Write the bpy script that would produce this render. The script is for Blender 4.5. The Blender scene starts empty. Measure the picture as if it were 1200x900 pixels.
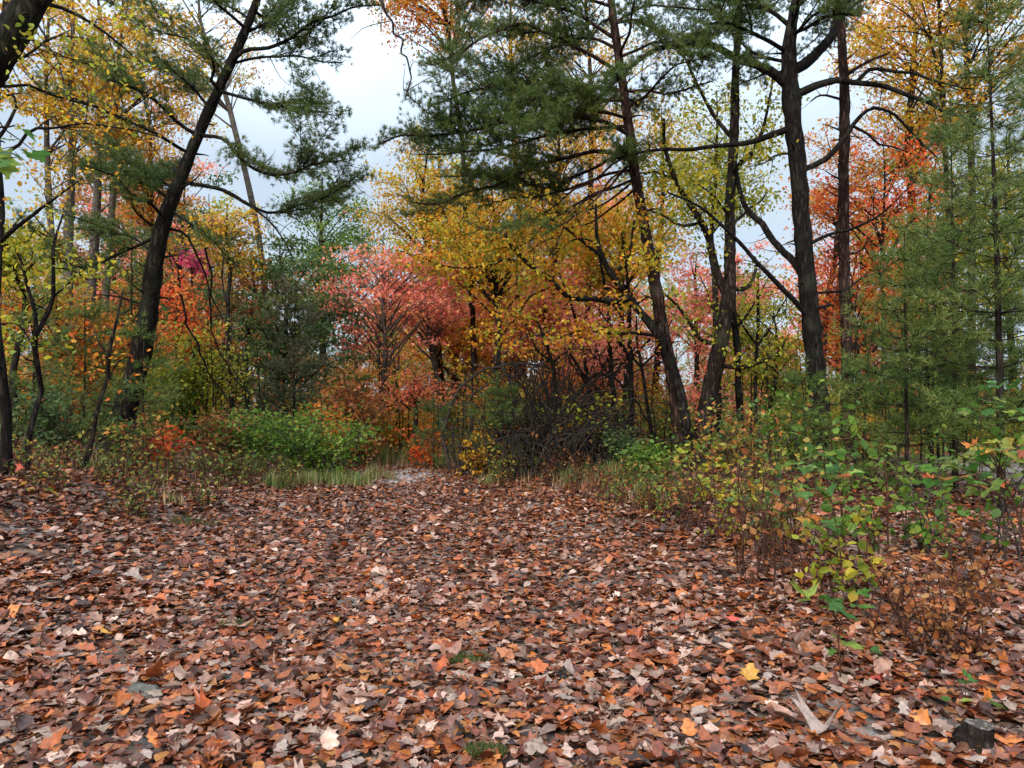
import bpy, math
import numpy as np
from mathutils import Vector

# ------------------------------------------------------------------ scene, camera, sky, sun
S = bpy.context.scene
COL = S.collection
R = math.radians
CAM_H, PITCH, F = 1.5, R(1.3), 900.0            # F: focal length in pixels of the 1200 px wide photograph

cam = bpy.data.cameras.new('camera')
cam.sensor_width = 36.0
cam.lens = 27.0
cam.clip_start, cam.clip_end = 0.05, 4000
camo = bpy.data.objects.new('camera', cam)
COL.objects.link(camo)
camo.location = (0, 0, CAM_H)
camo.rotation_euler = (R(90) + PITCH, 0, 0)
S.camera = camo

SUN_EL, SUN_AZ = R(38), R(203)                   # high, behind the camera and a little to its left, through cloud
W = bpy.data.worlds.new('World')
S.world = W
W.use_nodes = True
nt = W.node_tree
bg = nt.nodes['Background']
sky = nt.nodes.new('ShaderNodeTexSky')
sky.sky_type = 'NISHITA'
sky.sun_disc = False
sky.sun_elevation = SUN_EL
sky.sun_rotation = SUN_AZ
sky.dust_density = 3.0
sky.air_density = 1.0
tc = nt.nodes.new('ShaderNodeTexCoord')
cn = nt.nodes.new('ShaderNodeTexNoise')
cn.inputs['Scale'].default_value = 2.2
cn.inputs['Detail'].default_value = 6
cr = nt.nodes.new('ShaderNodeMapRange')
cr.inputs['From Min'].default_value = 0.30
cr.inputs['From Max'].default_value = 0.62
cr.inputs['To Min'].default_value = 0.45
cr.inputs['To Max'].default_value = 0.92
mx = nt.nodes.new('ShaderNodeMixRGB')
sx = nt.nodes.new('ShaderNodeSeparateXYZ')                    # a clouded sky is about three times brighter overhead than low down
zr = nt.nodes.new('ShaderNodeMapRange')
zr.inputs['From Min'].default_value = 0.28
zr.inputs['From Max'].default_value = 1.0
zr.inputs['To Min'].default_value = 0.47
zr.inputs['To Max'].default_value = 2.3
cl = nt.nodes.new('ShaderNodeVectorMath')
cl.operation = 'SCALE'
cl.inputs[0].default_value = (8.2, 9.7, 11.3)
nt.links.new(tc.outputs['Generated'], sx.inputs[0])
nt.links.new(sx.outputs['Z'], zr.inputs['Value'])
nt.links.new(zr.outputs['Result'], cl.inputs['Scale'])
nt.links.new(cl.outputs[0], mx.inputs['Color2'])
nt.links.new(tc.outputs['Generated'], cn.inputs['Vector'])
nt.links.new(cn.outputs['Fac'], cr.inputs['Value'])
nt.links.new(cr.outputs['Result'], mx.inputs['Fac'])
nt.links.new(sky.outputs['Color'], mx.inputs['Color1'])
nt.links.new(mx.outputs['Color'], bg.inputs['Color'])
bg.inputs['Strength'].default_value = 0.10

sl = bpy.data.lights.new('sun', 'SUN')
sl.energy = 2.3
sl.angle = R(16)
sl.color = (1.0, 0.91, 0.80)
so = bpy.data.objects.new('sun', sl)
COL.objects.link(so)
sd = Vector((math.sin(SUN_AZ) * math.cos(SUN_EL), math.cos(SUN_AZ) * math.cos(SUN_EL), math.sin(SUN_EL)))
so.rotation_euler = sd.to_track_quat('Z', 'Y').to_euler()
so.location = sd * 60

S.view_settings.view_transform = 'Standard'
S.view_settings.look = 'None'
S.view_settings.gamma = 1
S.view_settings.use_curve_mapping = False
S.view_settings.exposure = 0.86
S.render.engine = 'CYCLES'
S.cycles.max_bounces = 7
S.cycles.diffuse_bounces = 4
S.cycles.glossy_bounces = 2
S.cycles.transmission_bounces = 4
S.cycles.transparent_max_bounces = 4
S.cycles.use_denoising = True
S.cycles.sample_clamp_indirect = 8
try:
    S.cycles.denoiser = 'OPENIMAGEDENOISE'
except Exception:
    pass

rng = np.random.default_rng(11)

# ------------------------------------------------------------------ geometry helpers
def at(px, py, Y):
    """World point that stands at depth Y where the photograph's pixel (px, py) looks."""
    u, v = (px - 600) / F, -(py - 450) / F
    d = np.array([u, math.cos(PITCH) - v * math.sin(PITCH), math.sin(PITCH) + v * math.cos(PITCH)])
    return np.array([0, 0, CAM_H]) + d * (Y / d[1])

def sstep(a, b, x):
    t = np.clip((x - a) / (b - a), 0, 1)
    return t * t * (3 - 2 * t)

def path_c(Y):
    return np.where(Y < 14, -0.09 * Y, -1.26 - 0.16 * (Y - 14) - 0.05 * np.clip(Y - 14, 0, 8) ** 2 * 0.5)

def wob(x, y):
    return (np.sin(x * 1.7 + y * 0.6) * np.cos(y * 1.3 - x * 0.4) * 0.5 + np.sin(x * 3.9 + 1.3) * np.sin(y * 3.1 + .5) * 0.28
            + np.sin(x * 0.53 + 2) * np.sin(y * 0.47 + 1) * 0.9)

def ground(x, y):
    x = np.asarray(x, float); y = np.asarray(y, float)
    d = x - path_c(y)
    near = 1 - sstep(18, 30, y)
    z = 0.62 * sstep(1.9, 6.0, -d) * near + 0.16 * sstep(1.4, 3.5, d) * near
    z += -0.05 * np.exp(-((d + 0.75) / 0.33) ** 2) * near - 0.05 * np.exp(-((d - 0.75) / 0.33) ** 2) * near
    z += 0.045 * wob(x, y) * (0.4 + 0.6 * sstep(0.8, 3, np.abs(d)))
    z += 0.10 * sstep(6, 13, y) * near
    z -= 0.25 * sstep(17, 30, y)
    z -= 2.4 * sstep(20, 29, y) * sstep(9, 15, x)          # falls away to the water on the right
    return z

def G(x, y):
    return float(ground(x, y))

class MB:
    def __init__(s):
        s.v = []; s.f3 = []; s.f4 = []; s.n = 0
    def add(s, v, f3=None, f4=None):
        v = np.asarray(v, np.float32).reshape(-1, 3)
        if f3 is not None and len(f3): s.f3.append(np.asarray(f3, np.int32).reshape(-1, 3) + s.n)
        if f4 is not None and len(f4): s.f4.append(np.asarray(f4, np.int32).reshape(-1, 4) + s.n)
        s.v.append(v); s.n += len(v)
    def mesh(s, name, mat, origin=(0, 0, 0), smooth=True):
        me = bpy.data.meshes.new(name)
        v = np.concatenate(s.v) - np.asarray(origin, np.float32)
        t = np.concatenate(s.f3) if s.f3 else np.zeros((0, 3), np.int32)
        q = np.concatenate(s.f4) if s.f4 else np.zeros((0, 4), np.int32)
        me.vertices.add(len(v)); me.vertices.foreach_set('co', v.astype(np.float32).ravel())
        nl = t.size + q.size
        me.loops.add(nl)
        me.loops.foreach_set('vertex_index', np.concatenate([t.ravel(), q.ravel()]).astype(np.int32))
        me.polygons.add(len(t) + len(q))
        st = np.concatenate([np.arange(len(t)) * 3, t.size + np.arange(len(q)) * 4]).astype(np.int32)
        me.polygons.foreach_set('loop_start', st)
        if smooth:
            me.polygons.foreach_set('use_smooth', np.ones(len(t) + len(q), bool))
        me.materials.append(mat)
        me.update(calc_edges=True)
        return me
    def build(s, name, mat, parent=None, origin=(0, 0, 0), smooth=True):
        if not s.v: return None
        o = bpy.data.objects.new(name, s.mesh(name, mat, origin, smooth))
        COL.objects.link(o)
        if parent is not None: o.parent = parent
        else: o.location = origin
        return o

def tag(o, label=None, cat=None, group=None, kind=None):
    if label: o['label'] = label
    if cat: o['category'] = cat
    if group: o['group'] = group
    if kind: o['kind'] = kind
    return o

def thing(name, label, cat, loc, group=None):
    e = bpy.data.objects.new(name, None)
    COL.objects.link(e)
    e.location = loc
    e.empty_display_size = 0.2
    return tag(e, label, cat, group)

def dup(root, loc, rotz=0.0, scale=1.0, label=None, group=None):
    r = root.copy(); COL.objects.link(r)
    r.location = loc; r.rotation_euler = (0, 0, rotz)
    r.scale = (scale,) * 3 if np.isscalar(scale) else scale
    if label: r['label'] = label
    if group: r['group'] = group
    for ch in list(root.children):
        c = ch.copy(); COL.objects.link(c); c.parent = r
    return r

def nrm(a):
    a = np.asarray(a, float)
    return a / np.maximum(np.linalg.norm(a, axis=-1, keepdims=True), 1e-9)

def resample(P, Rr, n):
    """Catmull-Rom through the points, n samples."""
    P = np.asarray(P, float); Rr = np.asarray(Rr, float)
    if len(P) == 2:
        t = np.linspace(0, 1, n)[:, None]
        return P[0] * (1 - t) + P[1] * t, Rr[0] * (1 - t[:, 0]) + Rr[1] * t[:, 0]
    Q = np.vstack([2 * P[0] - P[1], P, 2 * P[-1] - P[-2]])
    d = np.concatenate([[0], np.cumsum(np.linalg.norm(np.diff(P, axis=0), axis=1))])
    s = np.linspace(0, d[-1], n)
    i = np.clip(np.searchsorted(d, s, side='right') - 1, 0, len(P) - 2)
    t = ((s - d[i]) / np.maximum(d[i + 1] - d[i], 1e-9))[:, None]
    p0, p1, p2, p3 = Q[i], Q[i + 1], Q[i + 2], Q[i + 3]
    out = 0.5 * (2 * p1 + (p2 - p0) * t + (2 * p0 - 5 * p1 + 4 * p2 - p3) * t ** 2 + (3 * p1 - p0 - 3 * p2 + p3) * t ** 3)
    return out, np.interp(s, d, Rr)

def tube(mb, P, Rr, sides=6, rough=0.0, cap=True):
    P = np.asarray(P, float); Rr = np.asarray(Rr, float); n = len(P)
    T = nrm(np.gradient(P, axis=0))
    ref = np.array([0, 1, 0]) if abs(T[:, 1]).mean() < 0.8 else np.array([1, 0, 0])
    A = nrm(np.cross(T, ref)); B = np.cross(T, A)
    a = np.arange(sides) * 2 * np.pi / sides
    rr = Rr[:, None] * (1 + (rng.normal(0, rough, (n, sides)) if rough else 0) + np.zeros((n, sides)))
    V = P[:, None] + rr[..., None] * (np.cos(a)[None, :, None] * A[:, None] + np.sin(a)[None, :, None] * B[:, None])
    i = np.arange(n - 1)[:, None] * sides; j = np.arange(sides)[None]
    k = (j + 1) % sides
    f = np.stack([i + j, i + k, i + sides + k, i + sides + j], -1).reshape(-1, 4)
    V = V.reshape(-1, 3)
    f3 = None
    if cap:
        V = np.vstack([V, P[-1] + T[-1] * Rr[-1]])
        c = len(V) - 1; b = (n - 1) * sides
        f3 = [(b + q, b + (q + 1) % sides, c) for q in range(sides)]
    mb.add(V, f3, f)

def wiggle(P, amp, n):
    """A polyline with small irregular bends."""
    P, _ = resample(P, np.ones(len(P)), n)
    k = rng.normal(0, 1, (max(3, n // 3 + 2), 3))
    x = np.linspace(0, len(k) - 1, n)
    off = np.stack([np.interp(x, np.arange(len(k)), k[:, c]) for c in range(3)], 1)
    w = np.minimum(np.linspace(0, 1, n) * 4, 1)[:, None]
    return P + off * amp * w

# leaf templates: (across, along) outline vertices and their faces
def grid_leaf(steps, prof):
    t = np.linspace(0, 1, steps + 1)
    v = []
    for q in t:
        w = prof(q)
        v += [(-w, q), (0, q), (w, q)]
    f = []
    for i in range(steps):
        b = i * 3
        f += [(b, b + 1, b + 4, b + 3), (b + 1, b + 2, b + 5, b + 4)]
    return np.array(v), np.array(f), None

def maple_leaf():
    ang = [-90, -52, -38, -18, 0, 14, 24, 42, 57, 68, 78, 90]
    rad = [0.10, 0.42, 0.36, 0.44, 0.62, 0.46, 0.52, 0.78, 0.54, 0.58, 0.66, 0.95]
    pts = [(0, 0.0)]
    right = [(r * math.cos(R(a)), 0.38 + r * 0.66 * math.sin(R(a))) for a, r in zip(ang, rad)]
    left = [(-x, y) for x, y in right[-2:0:-1]]
    ring = right + left
    v = np.array([(0, 0.38)] + ring)
    n = len(ring)
    f3 = np.array([(0, 1 + i, 1 + (i + 1) % n) for i in range(n)])
    return v, None, f3

OAK = lambda q: 0.02 + 0.35 * math.sin(math.pi * min(1, q ** 0.8)) ** .8 * (0.80 + 0.22 * math.cos(2 * math.pi * 3.0 * q + 0.6))
BEECH = lambda q: 0.01 + 0.27 * math.sin(math.pi * q ** 0.9)
T_DIAMOND = (np.array([(0, 0), (.36, .42), (0, 1), (-.36, .42)]), None, np.array([(0, 1, 2), (0, 2, 3)]))
T_OVAL = (np.array([(0, 0), (.27, .25), (.30, .6), (0, 1), (-.30, .6), (-.27, .25)]), np.array([(0, 1, 2, 3), (0, 3, 4, 5)]), None)
T_MAPLE = maple_leaf()
T_OAK = grid_leaf(13, OAK)
T_OAK_LO = grid_leaf(4, lambda q: [0.02, 0.20, 0.31, 0.24, 0.02][int(round(q * 4))])
T_BEECH = grid_leaf(6, BEECH)
T_BEECH_LO = grid_leaf(3, lambda q: [0.02, 0.27, 0.26, 0.02][int(round(q * 3))])

def leaves(mb, P, size, T=T_DIAMOND, droop=(-25, 35), roll=40, curl=0.25, fold=0.25, aspect=(0.8, 1.25), az=None):
    """Many leaves in one go: P (N,3) stalk points, size (N,)."""
    P = np.asarray(P, float); N = len(P)
    if N == 0: return
    uv, f4, f3 = T
    size = np.broadcast_to(np.asarray(size, float), (N,))
    u = uv[None, :, 0] * rng.uniform(*aspect, (N, 1)); v = np.repeat(uv[None, :, 1], N, 0)
    z = rng.normal(0, curl, (N, 1)) * (v - .3) ** 2 + rng.normal(0, curl, (N, 1)) * 2 * u ** 2 + np.abs(rng.normal(0, fold, (N, 1))) * np.abs(u)
    z += rng.normal(0, curl * .25, (N, 1)) * np.sin(v * 7 + u * 5 + rng.uniform(0, 6, (N, 1)))
    a = rng.uniform(0, 2 * np.pi, N) if az is None else az
    p = np.radians(rng.normal(droop[0], droop[1], N)); r = np.radians(rng.normal(0, roll, N))
    ca, sa, cp, sp, cR, sR = np.cos(a), np.sin(a), np.cos(p), np.sin(p), np.cos(r), np.sin(r)
    Yx = np.stack([ca * cp, sa * cp, sp], 1)
    X0 = np.stack([sa, -ca, np.zeros(N)], 1)
    Z0 = np.cross(X0, Yx)
    X = X0 * cR[:, None] + Z0 * sR[:, None]; Z = np.cross(X, Yx)
    V = P[:, None] + size[:, None, None] * (u[..., None] * X[:, None] + v[..., None] * Yx[:, None] + z[..., None] * Z[:, None])
    k = np.arange(N)[:, None, None] * len(uv)
    mb.add(V.reshape(-1, 3), None if f3 is None else (f3[None] + k).reshape(-1, 3), None if f4 is None else (f4[None] + k).reshape(-1, 4))

def tufts(mb, P, D, K, L, w, spread=0.8):
    """Bundles of K needles at points P with twig directions D."""
    P = np.asarray(P, float); N = len(P)
    if N == 0: return
    D = nrm(D)
    r = rng.normal(0, 1, (N, K, 3)); r = nrm(r)
    d = nrm(D[:, None] * 0.75 + r * spread)
    ln = L * rng.uniform(.65, 1.15, (N, K, 1))
    s = nrm(np.cross(d, rng.normal(0, 1, (N, K, 3)))) * w * 0.5
    b = P[:, None] + rng.normal(0, L * 0.12, (N, K, 3))
    V = np.stack([b - s, b + s, b + d * ln], 2).reshape(-1, 3)
    mb.add(V, np.arange(N * K * 3).reshape(-1, 3))

# ------------------------------------------------------------------ materials
def newmat(name):
    m = bpy.data.materials.new(name)
    m.use_nodes = True
    return m, m.node_tree, m.node_tree.nodes, m.node_tree.links, m.node_tree.nodes['Principled BSDF']

def ramp(n, stops, interp='LINEAR'):
    c = n.new('ShaderNodeValToRGB')
    c.color_ramp.interpolation = interp
    e = c.color_ramp.elements
    while len(e) < len(stops): e.new(0.5)
    for el, (p, col) in zip(e, stops):
        el.position = p; el.color = (*col, 1)
    return c

def leafmat(name, cols, trans=0.54, rough=0.5, spec=0.3, clump=0.35, nscale=0.9, vein=False, vary=(.62, 1.38)):
    m, t, n, l, bs = newmat(name)
    g = n.new('ShaderNodeNewGeometry')
    no = n.new('ShaderNodeTexNoise'); no.inputs['Scale'].default_value = nscale; no.inputs['Detail'].default_value = 3
    tcn = n.new('ShaderNodeTexCoord')
    l.new(tcn.outputs['Object'], no.inputs['Vector'])
    # the leaf's own tint, pulled one way or the other from branch to branch
    mr = n.new('ShaderNodeMapRange')
    mr.inputs['From Min'].default_value = .3; mr.inputs['From Max'].default_value = .7
    mr.inputs['To Min'].default_value = -clump; mr.inputs['To Max'].default_value = clump
    l.new(no.outputs['Fac'], mr.inputs['Value'])
    ad = n.new('ShaderNodeMath'); ad.use_clamp = True
    l.new(g.outputs['Random Per Island'], ad.inputs[0]); l.new(mr.outputs['Result'], ad.inputs[1])
    k = len(cols)
    rp = ramp(n, [(i / (k - 1), c) for i, c in enumerate(cols)])
    l.new(ad.outputs[0], rp.inputs['Fac'])
    wn = n.new('ShaderNodeTexWhiteNoise'); wn.noise_dimensions = '1D'        # no two leaves are equally faded
    l.new(g.outputs['Random Per Island'], wn.inputs['W'])
    wr = n.new('ShaderNodeMapRange'); wr.inputs['To Min'].default_value = vary[0]; wr.inputs['To Max'].default_value = vary[1]
    l.new(wn.outputs['Value'], wr.inputs['Value'])
    wm = n.new('ShaderNodeVectorMath'); wm.operation = 'SCALE'
    l.new(rp.outputs['Color'], wm.inputs[0]); l.new(wr.outputs['Result'], wm.inputs['Scale'])
    col = wm.outputs[0]
    if vein:                                           # blotches and dry spots on big leaves
        n2 = n.new('ShaderNodeTexNoise'); n2.inputs['Scale'].default_value = 38; n2.inputs['Detail'].default_value = 4
        l.new(tcn.outputs['Object'], n2.inputs['Vector'])
        m2 = n.new('ShaderNodeMapRange'); m2.inputs['From Min'].default_value = .35; m2.inputs['From Max'].default_value = .7
        m2.inputs['To Min'].default_value = 0.62; m2.inputs['To Max'].default_value = 1.18
        l.new(n2.outputs['Fac'], m2.inputs['Value'])
        mu = n.new('ShaderNodeVectorMath'); mu.operation = 'SCALE'
        l.new(col, mu.inputs[0]); l.new(m2.outputs['Result'], mu.inputs['Scale'])
        col = mu.outputs[0]
        bp = n.new('ShaderNodeBump'); bp.inputs['Strength'].default_value = 0.35; bp.inputs['Distance'].default_value = 0.004
        l.new(n2.outputs['Fac'], bp.inputs['Height']); l.new(bp.outputs[0], bs.inputs['Normal'])
    l.new(col, bs.inputs['Base Color'])
    bs.inputs['Roughness'].default_value = rough
    bs.inputs['Specular IOR Level'].default_value = spec
    if trans > 0:
        tr = n.new('ShaderNodeBsdfTranslucent'); l.new(col, tr.inputs['Color'])
        ms = n.new('ShaderNodeMixShader'); ms.inputs[0].default_value = trans
        l.new(bs.outputs[0], ms.inputs[1]); l.new(tr.outputs[0], ms.inputs[2])
        l.new(ms.outputs[0], n['Material Output'].inputs['Surface'])
    return m

def barkmat(name, dark, light, moss=None, scale=14.0, bump=0.8):
    m, t, n, l, bs = newmat(name)
    tcn = n.new('ShaderNodeTexCoord')
    mp = n.new('ShaderNodeMapping'); mp.inputs['Scale'].default_value = (1, 1, 0.22)
    l.new(tcn.outputs['Object'], mp.inputs['Vector'])
    vo = n.new('ShaderNodeTexVoronoi'); vo.feature = 'DISTANCE_TO_EDGE'; vo.inputs['Scale'].default_value = scale
    no = n.new('ShaderNodeTexNoise'); no.inputs['Scale'].default_value = scale * 1.6; no.inputs['Detail'].default_value = 8
    l.new(mp.outputs[0], no.inputs['Vector'])
    ads = n.new('ShaderNodeVectorMath'); ads.operation = 'MULTIPLY_ADD'
    ads.inputs[1].default_value = (.12,) * 3
    l.new(no.outputs['Color'], ads.inputs[0]); l.new(mp.outputs[0], ads.inputs[2]); l.new(ads.outputs[0], vo.inputs['Vector'])
    m1 = n.new('ShaderNodeMapRange'); m1.inputs['From Max'].default_value = .28
    l.new(vo.outputs['Distance'], m1.inputs['Value'])
    mm = n.new('ShaderNodeMath'); mm.operation = 'MULTIPLY'
    l.new(m1.outputs[0], mm.inputs[0]); l.new(no.outputs['Fac'], mm.inputs[1])
    rp = ramp(n, [(0.0, tuple(c * .55 for c in dark)), (.3, dark), (.75, light)])
    l.new(mm.outputs[0], rp.inputs['Fac'])
    col = rp.outputs['Color']
    if moss:
        n3 = n.new('ShaderNodeTexNoise'); n3.inputs['Scale'].default_value = 2.3; n3.inputs['Detail'].default_value = 7
        l.new(tcn.outputs['Object'], n3.inputs['Vector'])
        m3 = n.new('ShaderNodeMapRange'); m3.inputs['From Min'].default_value = .52; m3.inputs['From Max'].default_value = .68
        m3.inputs['To Max'].default_value = .3
        l.new(n3.outputs['Fac'], m3.inputs['Value'])
        mi = n.new('ShaderNodeMixRGB'); mi.inputs['Color2'].default_value = (*moss, 1)
        l.new(m3.outputs[0], mi.inputs['Fac']); l.new(col, mi.inputs['Color1'])
        col = mi.outputs[0]
    l.new(col, bs.inputs['Base Color'])
    bs.inputs['Roughness'].default_value = .9
    bs.inputs['Specular IOR Level'].default_value = .07
    bp = n.new('ShaderNodeBump'); bp.inputs['Strength'].default_value = bump; bp.inputs['Distance'].default_value = .02
    l.new(mm.outputs[0], bp.inputs['Height']); l.new(bp.outputs[0], bs.inputs['Normal'])
    return m

BARK = barkmat('dark_bark', (.018, .013, .011), (.075, .055, .045), (.060, .072, .045))
BARK_RED = barkmat('reddish_pine_bark', (.022, .012, .010), (.11, .060, .046), (.09, .075, .06))
BARK_GREY = barkmat('grey_bark', (.075, .062, .052), (.22, .19, .165), (.13, .14, .10), scale=20, bump=.4)
BARK_BLACK = barkmat('wet_dark_bark', (.011, .009, .008), (.042, .033, .029), (.045, .052, .036))
TWIG = barkmat('dead_twig_bark', (.05, .040, .034), (.16, .13, .115), scale=30, bump=.3)
STALK = barkmat('dry_stalk', (.06, .028, .02), (.16, .080, .05), scale=40, bump=.2)

LM = {
 'gold':    leafmat('golden_leaves', [(.40, .13, .010), (.58, .26, .015), (.64, .36, .025), (.52, .38, .03), (.28, .27, .035)]),
 'orange':  leafmat('orange_leaves', [(.52, .095, .015), (.64, .17, .02), (.66, .26, .026), (.60, .34, .04), (.36, .29, .04)]),
 'rust':    leafmat('rusty_leaves', [(.20, .06, .025), (.34, .11, .035), (.42, .17, .05), (.36, .22, .08)]),
 'redor':   leafmat('red_orange_leaves', [(.58, .06, .022), (.68, .11, .03), (.68, .17, .035), (.64, .29, .045)]),
 'pink':    leafmat('pink_red_leaves', [(.70, .12, .09), (.78, .21, .15), (.80, .31, .21), (.76, .32, .11)]),
 'magenta': leafmat('magenta_leaves', [(.42, .025, .10), (.55, .05, .14), (.60, .10, .17)]),
 'ygreen':  leafmat('yellow_green_leaves', [(.14, .20, .022), (.28, .31, .028), (.44, .39, .032), (.54, .37, .035)]),
 'olivegold': leafmat('olive_gold_leaves', [(.20, .22, .022), (.38, .32, .025), (.56, .37, .028), (.60, .29, .02), (.56, .17, .02)]),
 'coral':   leafmat('coral_leaves', [(.62, .12, .06), (.68, .19, .09), (.66, .24, .07), (.62, .30, .06)]),
 'green':   leafmat('green_leaves', [(.055, .12, .016), (.095, .19, .024), (.15, .25, .034), (.26, .29, .042)]),
 'deep':    leafmat('deep_green_leaves', [(.040, .075, .025), (.06, .11, .035), (.10, .15, .045), (.16, .18, .055)]),
 'mixed':   leafmat('mixed_autumn_leaves', [(.06, .12, .03), (.10, .17, .035), (.18, .22, .04), (.30, .28, .05), (.46, .28, .05), (.48, .16, .04), (.36, .11, .05)], clump=.5),
 'bright':  leafmat('fresh_green_leaves', [(.055, .15, .028), (.09, .22, .040), (.14, .27, .05), (.26, .32, .055)], vein=True),
 'turning': leafmat('turning_leaves', [(.14, .27, .045), (.26, .32, .05), (.50, .32, .04), (.58, .20, .04), (.55, .11, .06)], vein=True, nscale=2.5),
}
NEEDLE = leafmat('pine_needles', [(.034, .058, .012), (.056, .098, .016), (.084, .132, .021), (.14, .15, .032)], trans=.25, clump=.4)
NEEDLE_SOFT = leafmat('soft_white_pine_needles', [(.056, .098, .018), (.086, .142, .024), (.125, .178, .032), (.20, .21, .05)], trans=.3, clump=.55, vary=(.45, 1.4))
NEEDLE_OLD = leafmat('brown_tinged_needles', [(.04, .06, .03), (.06, .085, .035), (.10, .10, .05), (.17, .11, .06)], trans=.25, clump=.4)
GRASS = leafmat('grass_blades', [(.07, .13, .03), (.13, .19, .05), (.24, .22, .08), (.33, .24, .12)], trans=.3, clump=.45, nscale=.7)
DRY = leafmat('dry_grass_blades', [(.12, .045, .025), (.19, .080, .040), (.25, .15, .065), (.14, .15, .05)], trans=.3, clump=.4)

LITTER_COLS = {
 'rust':   [(.13, .034, .014), (.21, .052, .017), (.28, .080, .024), (.18, .055, .022)],
 'orange': [(.28, .080, .022), (.36, .12, .030), (.40, .16, .04), (.30, .095, .03)],
 'tan':    [(.22, .135, .095), (.29, .19, .135), (.34, .24, .18), (.26, .15, .10)],
 'pale':   [(.28, .195, .155), (.34, .24, .19), (.38, .28, .23), (.30, .20, .165)],
 'maroon': [(.075, .030, .024), (.11, .040, .028), (.14, .05, .036), (.09, .036, .03)],
}
def littermat(name, cols):
    return leafmat(name, cols, trans=.08, rough=.42, spec=.30, clump=.2, nscale=1.1, vein=True)
LIT = {k: littermat(k + '_fallen_leaf', c) for k, c in LITTER_COLS.items()}
LIT_YELLOW = littermat('yellow_fallen_leaf', [(.50, .27, .03), (.54, .27, .04), (.52, .24, .035)])
LIT_RED = littermat('red_fallen_leaf', [(.45, .05, .04), (.55, .09, .06), (.50, .06, .05)])
LIT_GREEN = littermat('green_fallen_leaf', [(.12, .24, .05), (.2, .3, .06), (.15, .26, .05)])

# ------------------------------------------------------------------ ground and water
def axis(segs):
    out = []
    for a, b, st in segs:
        out.append(np.arange(a, b, st))
    out.append([segs[-1][1]])
    return np.concatenate(out)

gx = axis([(-1500, -200, 260), (-200, -40, 20), (-40, -14, 2), (-14, 12, .16), (12, 40, 1.5), (40, 200, 20), (200, 1500, 260)])
gy = axis([(-600, -40, 140), (-40, -4, 4), (-4, 20, .16), (20, 50, 1.2), (50, 200, 15), (200, 2600, 300)])
XX, YY = np.meshgrid(gx, gy, indexing='ij')
ZZ = ground(XX, YY)
nx, ny = len(gx), len(gy)
ii, jj = np.meshgrid(np.arange(nx - 1), np.arange(ny - 1), indexing='ij')
b0 = (ii * ny + jj).ravel()
mb = MB()
mb.add(np.stack([XX, YY, ZZ], -1).reshape(-1, 3), None, np.stack([b0, b0 + ny, b0 + ny + 1, b0 + 1], 1))

m, t, n, l, bs = newmat('forest_soil')
tcn = n.new('ShaderNodeTexCoord')
na = n.new('ShaderNodeTexNoise'); na.inputs['Scale'].default_value = 9; na.inputs['Detail'].default_value = 9
nb = n.new('ShaderNodeTexNoise'); nb.inputs['Scale'].default_value = .9; nb.inputs['Detail'].default_value = 5
nc = n.new('ShaderNodeTexVoronoi'); nc.inputs['Scale'].default_value = 70
for q in (na, nb, nc): l.new(tcn.outputs['Object'], q.inputs['Vector'])
ra = ramp(n, [(.25, (.035, .022, .016)), (.5, (.085, .052, .036)), (.75, (.16, .105, .075))])
l.new(na.outputs['Fac'], ra.inputs['Fac'])
rb = ramp(n, [(.0, (.07, .058, .05)), (.5, (.17, .145, .125)), (1., (.27, .24, .22))])       # worn gravelly grit
l.new(nc.outputs['Distance'], rb.inputs['Fac'])
sep = n.new('ShaderNodeMapRange'); sep.inputs['From Min'].default_value = .53; sep.inputs['From Max'].default_value = .62
l.new(nb.outputs['Fac'], sep.inputs['Value'])
mi = n.new('ShaderNodeMixRGB')
l.new(sep.outputs[0], mi.inputs['Fac']); l.new(ra.outputs[0], mi.inputs['Color1']); l.new(rb.outputs[0], mi.inputs['Color2'])
l.new(mi.outputs[0], bs.inputs['Base Color'])
bs.inputs['Roughness'].default_value = .8
bp = n.new('ShaderNodeBump'); bp.inputs['Strength'].default_value = .8; bp.inputs['Distance'].default_value = .02
l.new(na.outputs['Fac'], bp.inputs['Height']); l.new(bp.outputs[0], bs.inputs['Normal'])
tag(mb.build('ground', m), kind='structure')

m, t, n, l, bs = newmat('lake_water')
bs.inputs['Base Color'].default_value = (.10, .13, .14, 1)
bs.inputs['Roughness'].default_value = .12
nw = n.new('ShaderNodeTexNoise'); nw.inputs['Scale'].default_value = 2.5; nw.inputs['Detail'].default_value = 5
tcn = n.new('ShaderNodeTexCoord'); l.new(tcn.outputs['Object'], nw.inputs['Vector'])
bp = n.new('ShaderNodeBump'); bp.inputs['Strength'].default_value = .12; bp.inputs['Distance'].default_value = .1
l.new(nw.outputs['Fac'], bp.inputs['Height']); l.new(bp.outputs[0], bs.inputs['Normal'])
mb = MB()
a = np.linspace(0, 2 * np.pi, 64, endpoint=False)
rr = 1 + .12 * np.sin(3 * a) + .06 * np.sin(5 * a + 1)
ring = np.stack([46 + 32 * rr * np.cos(a), 66 + 40 * rr * np.sin(a), np.full(64, -2.0)], 1)
mb.add(np.vstack([[46, 66, -2.0], ring]), [(0, 1 + i, 1 + (i + 1) % 64) for i in range(64)])
tag(mb.build('water', m, smooth=False), kind='structure')

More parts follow.
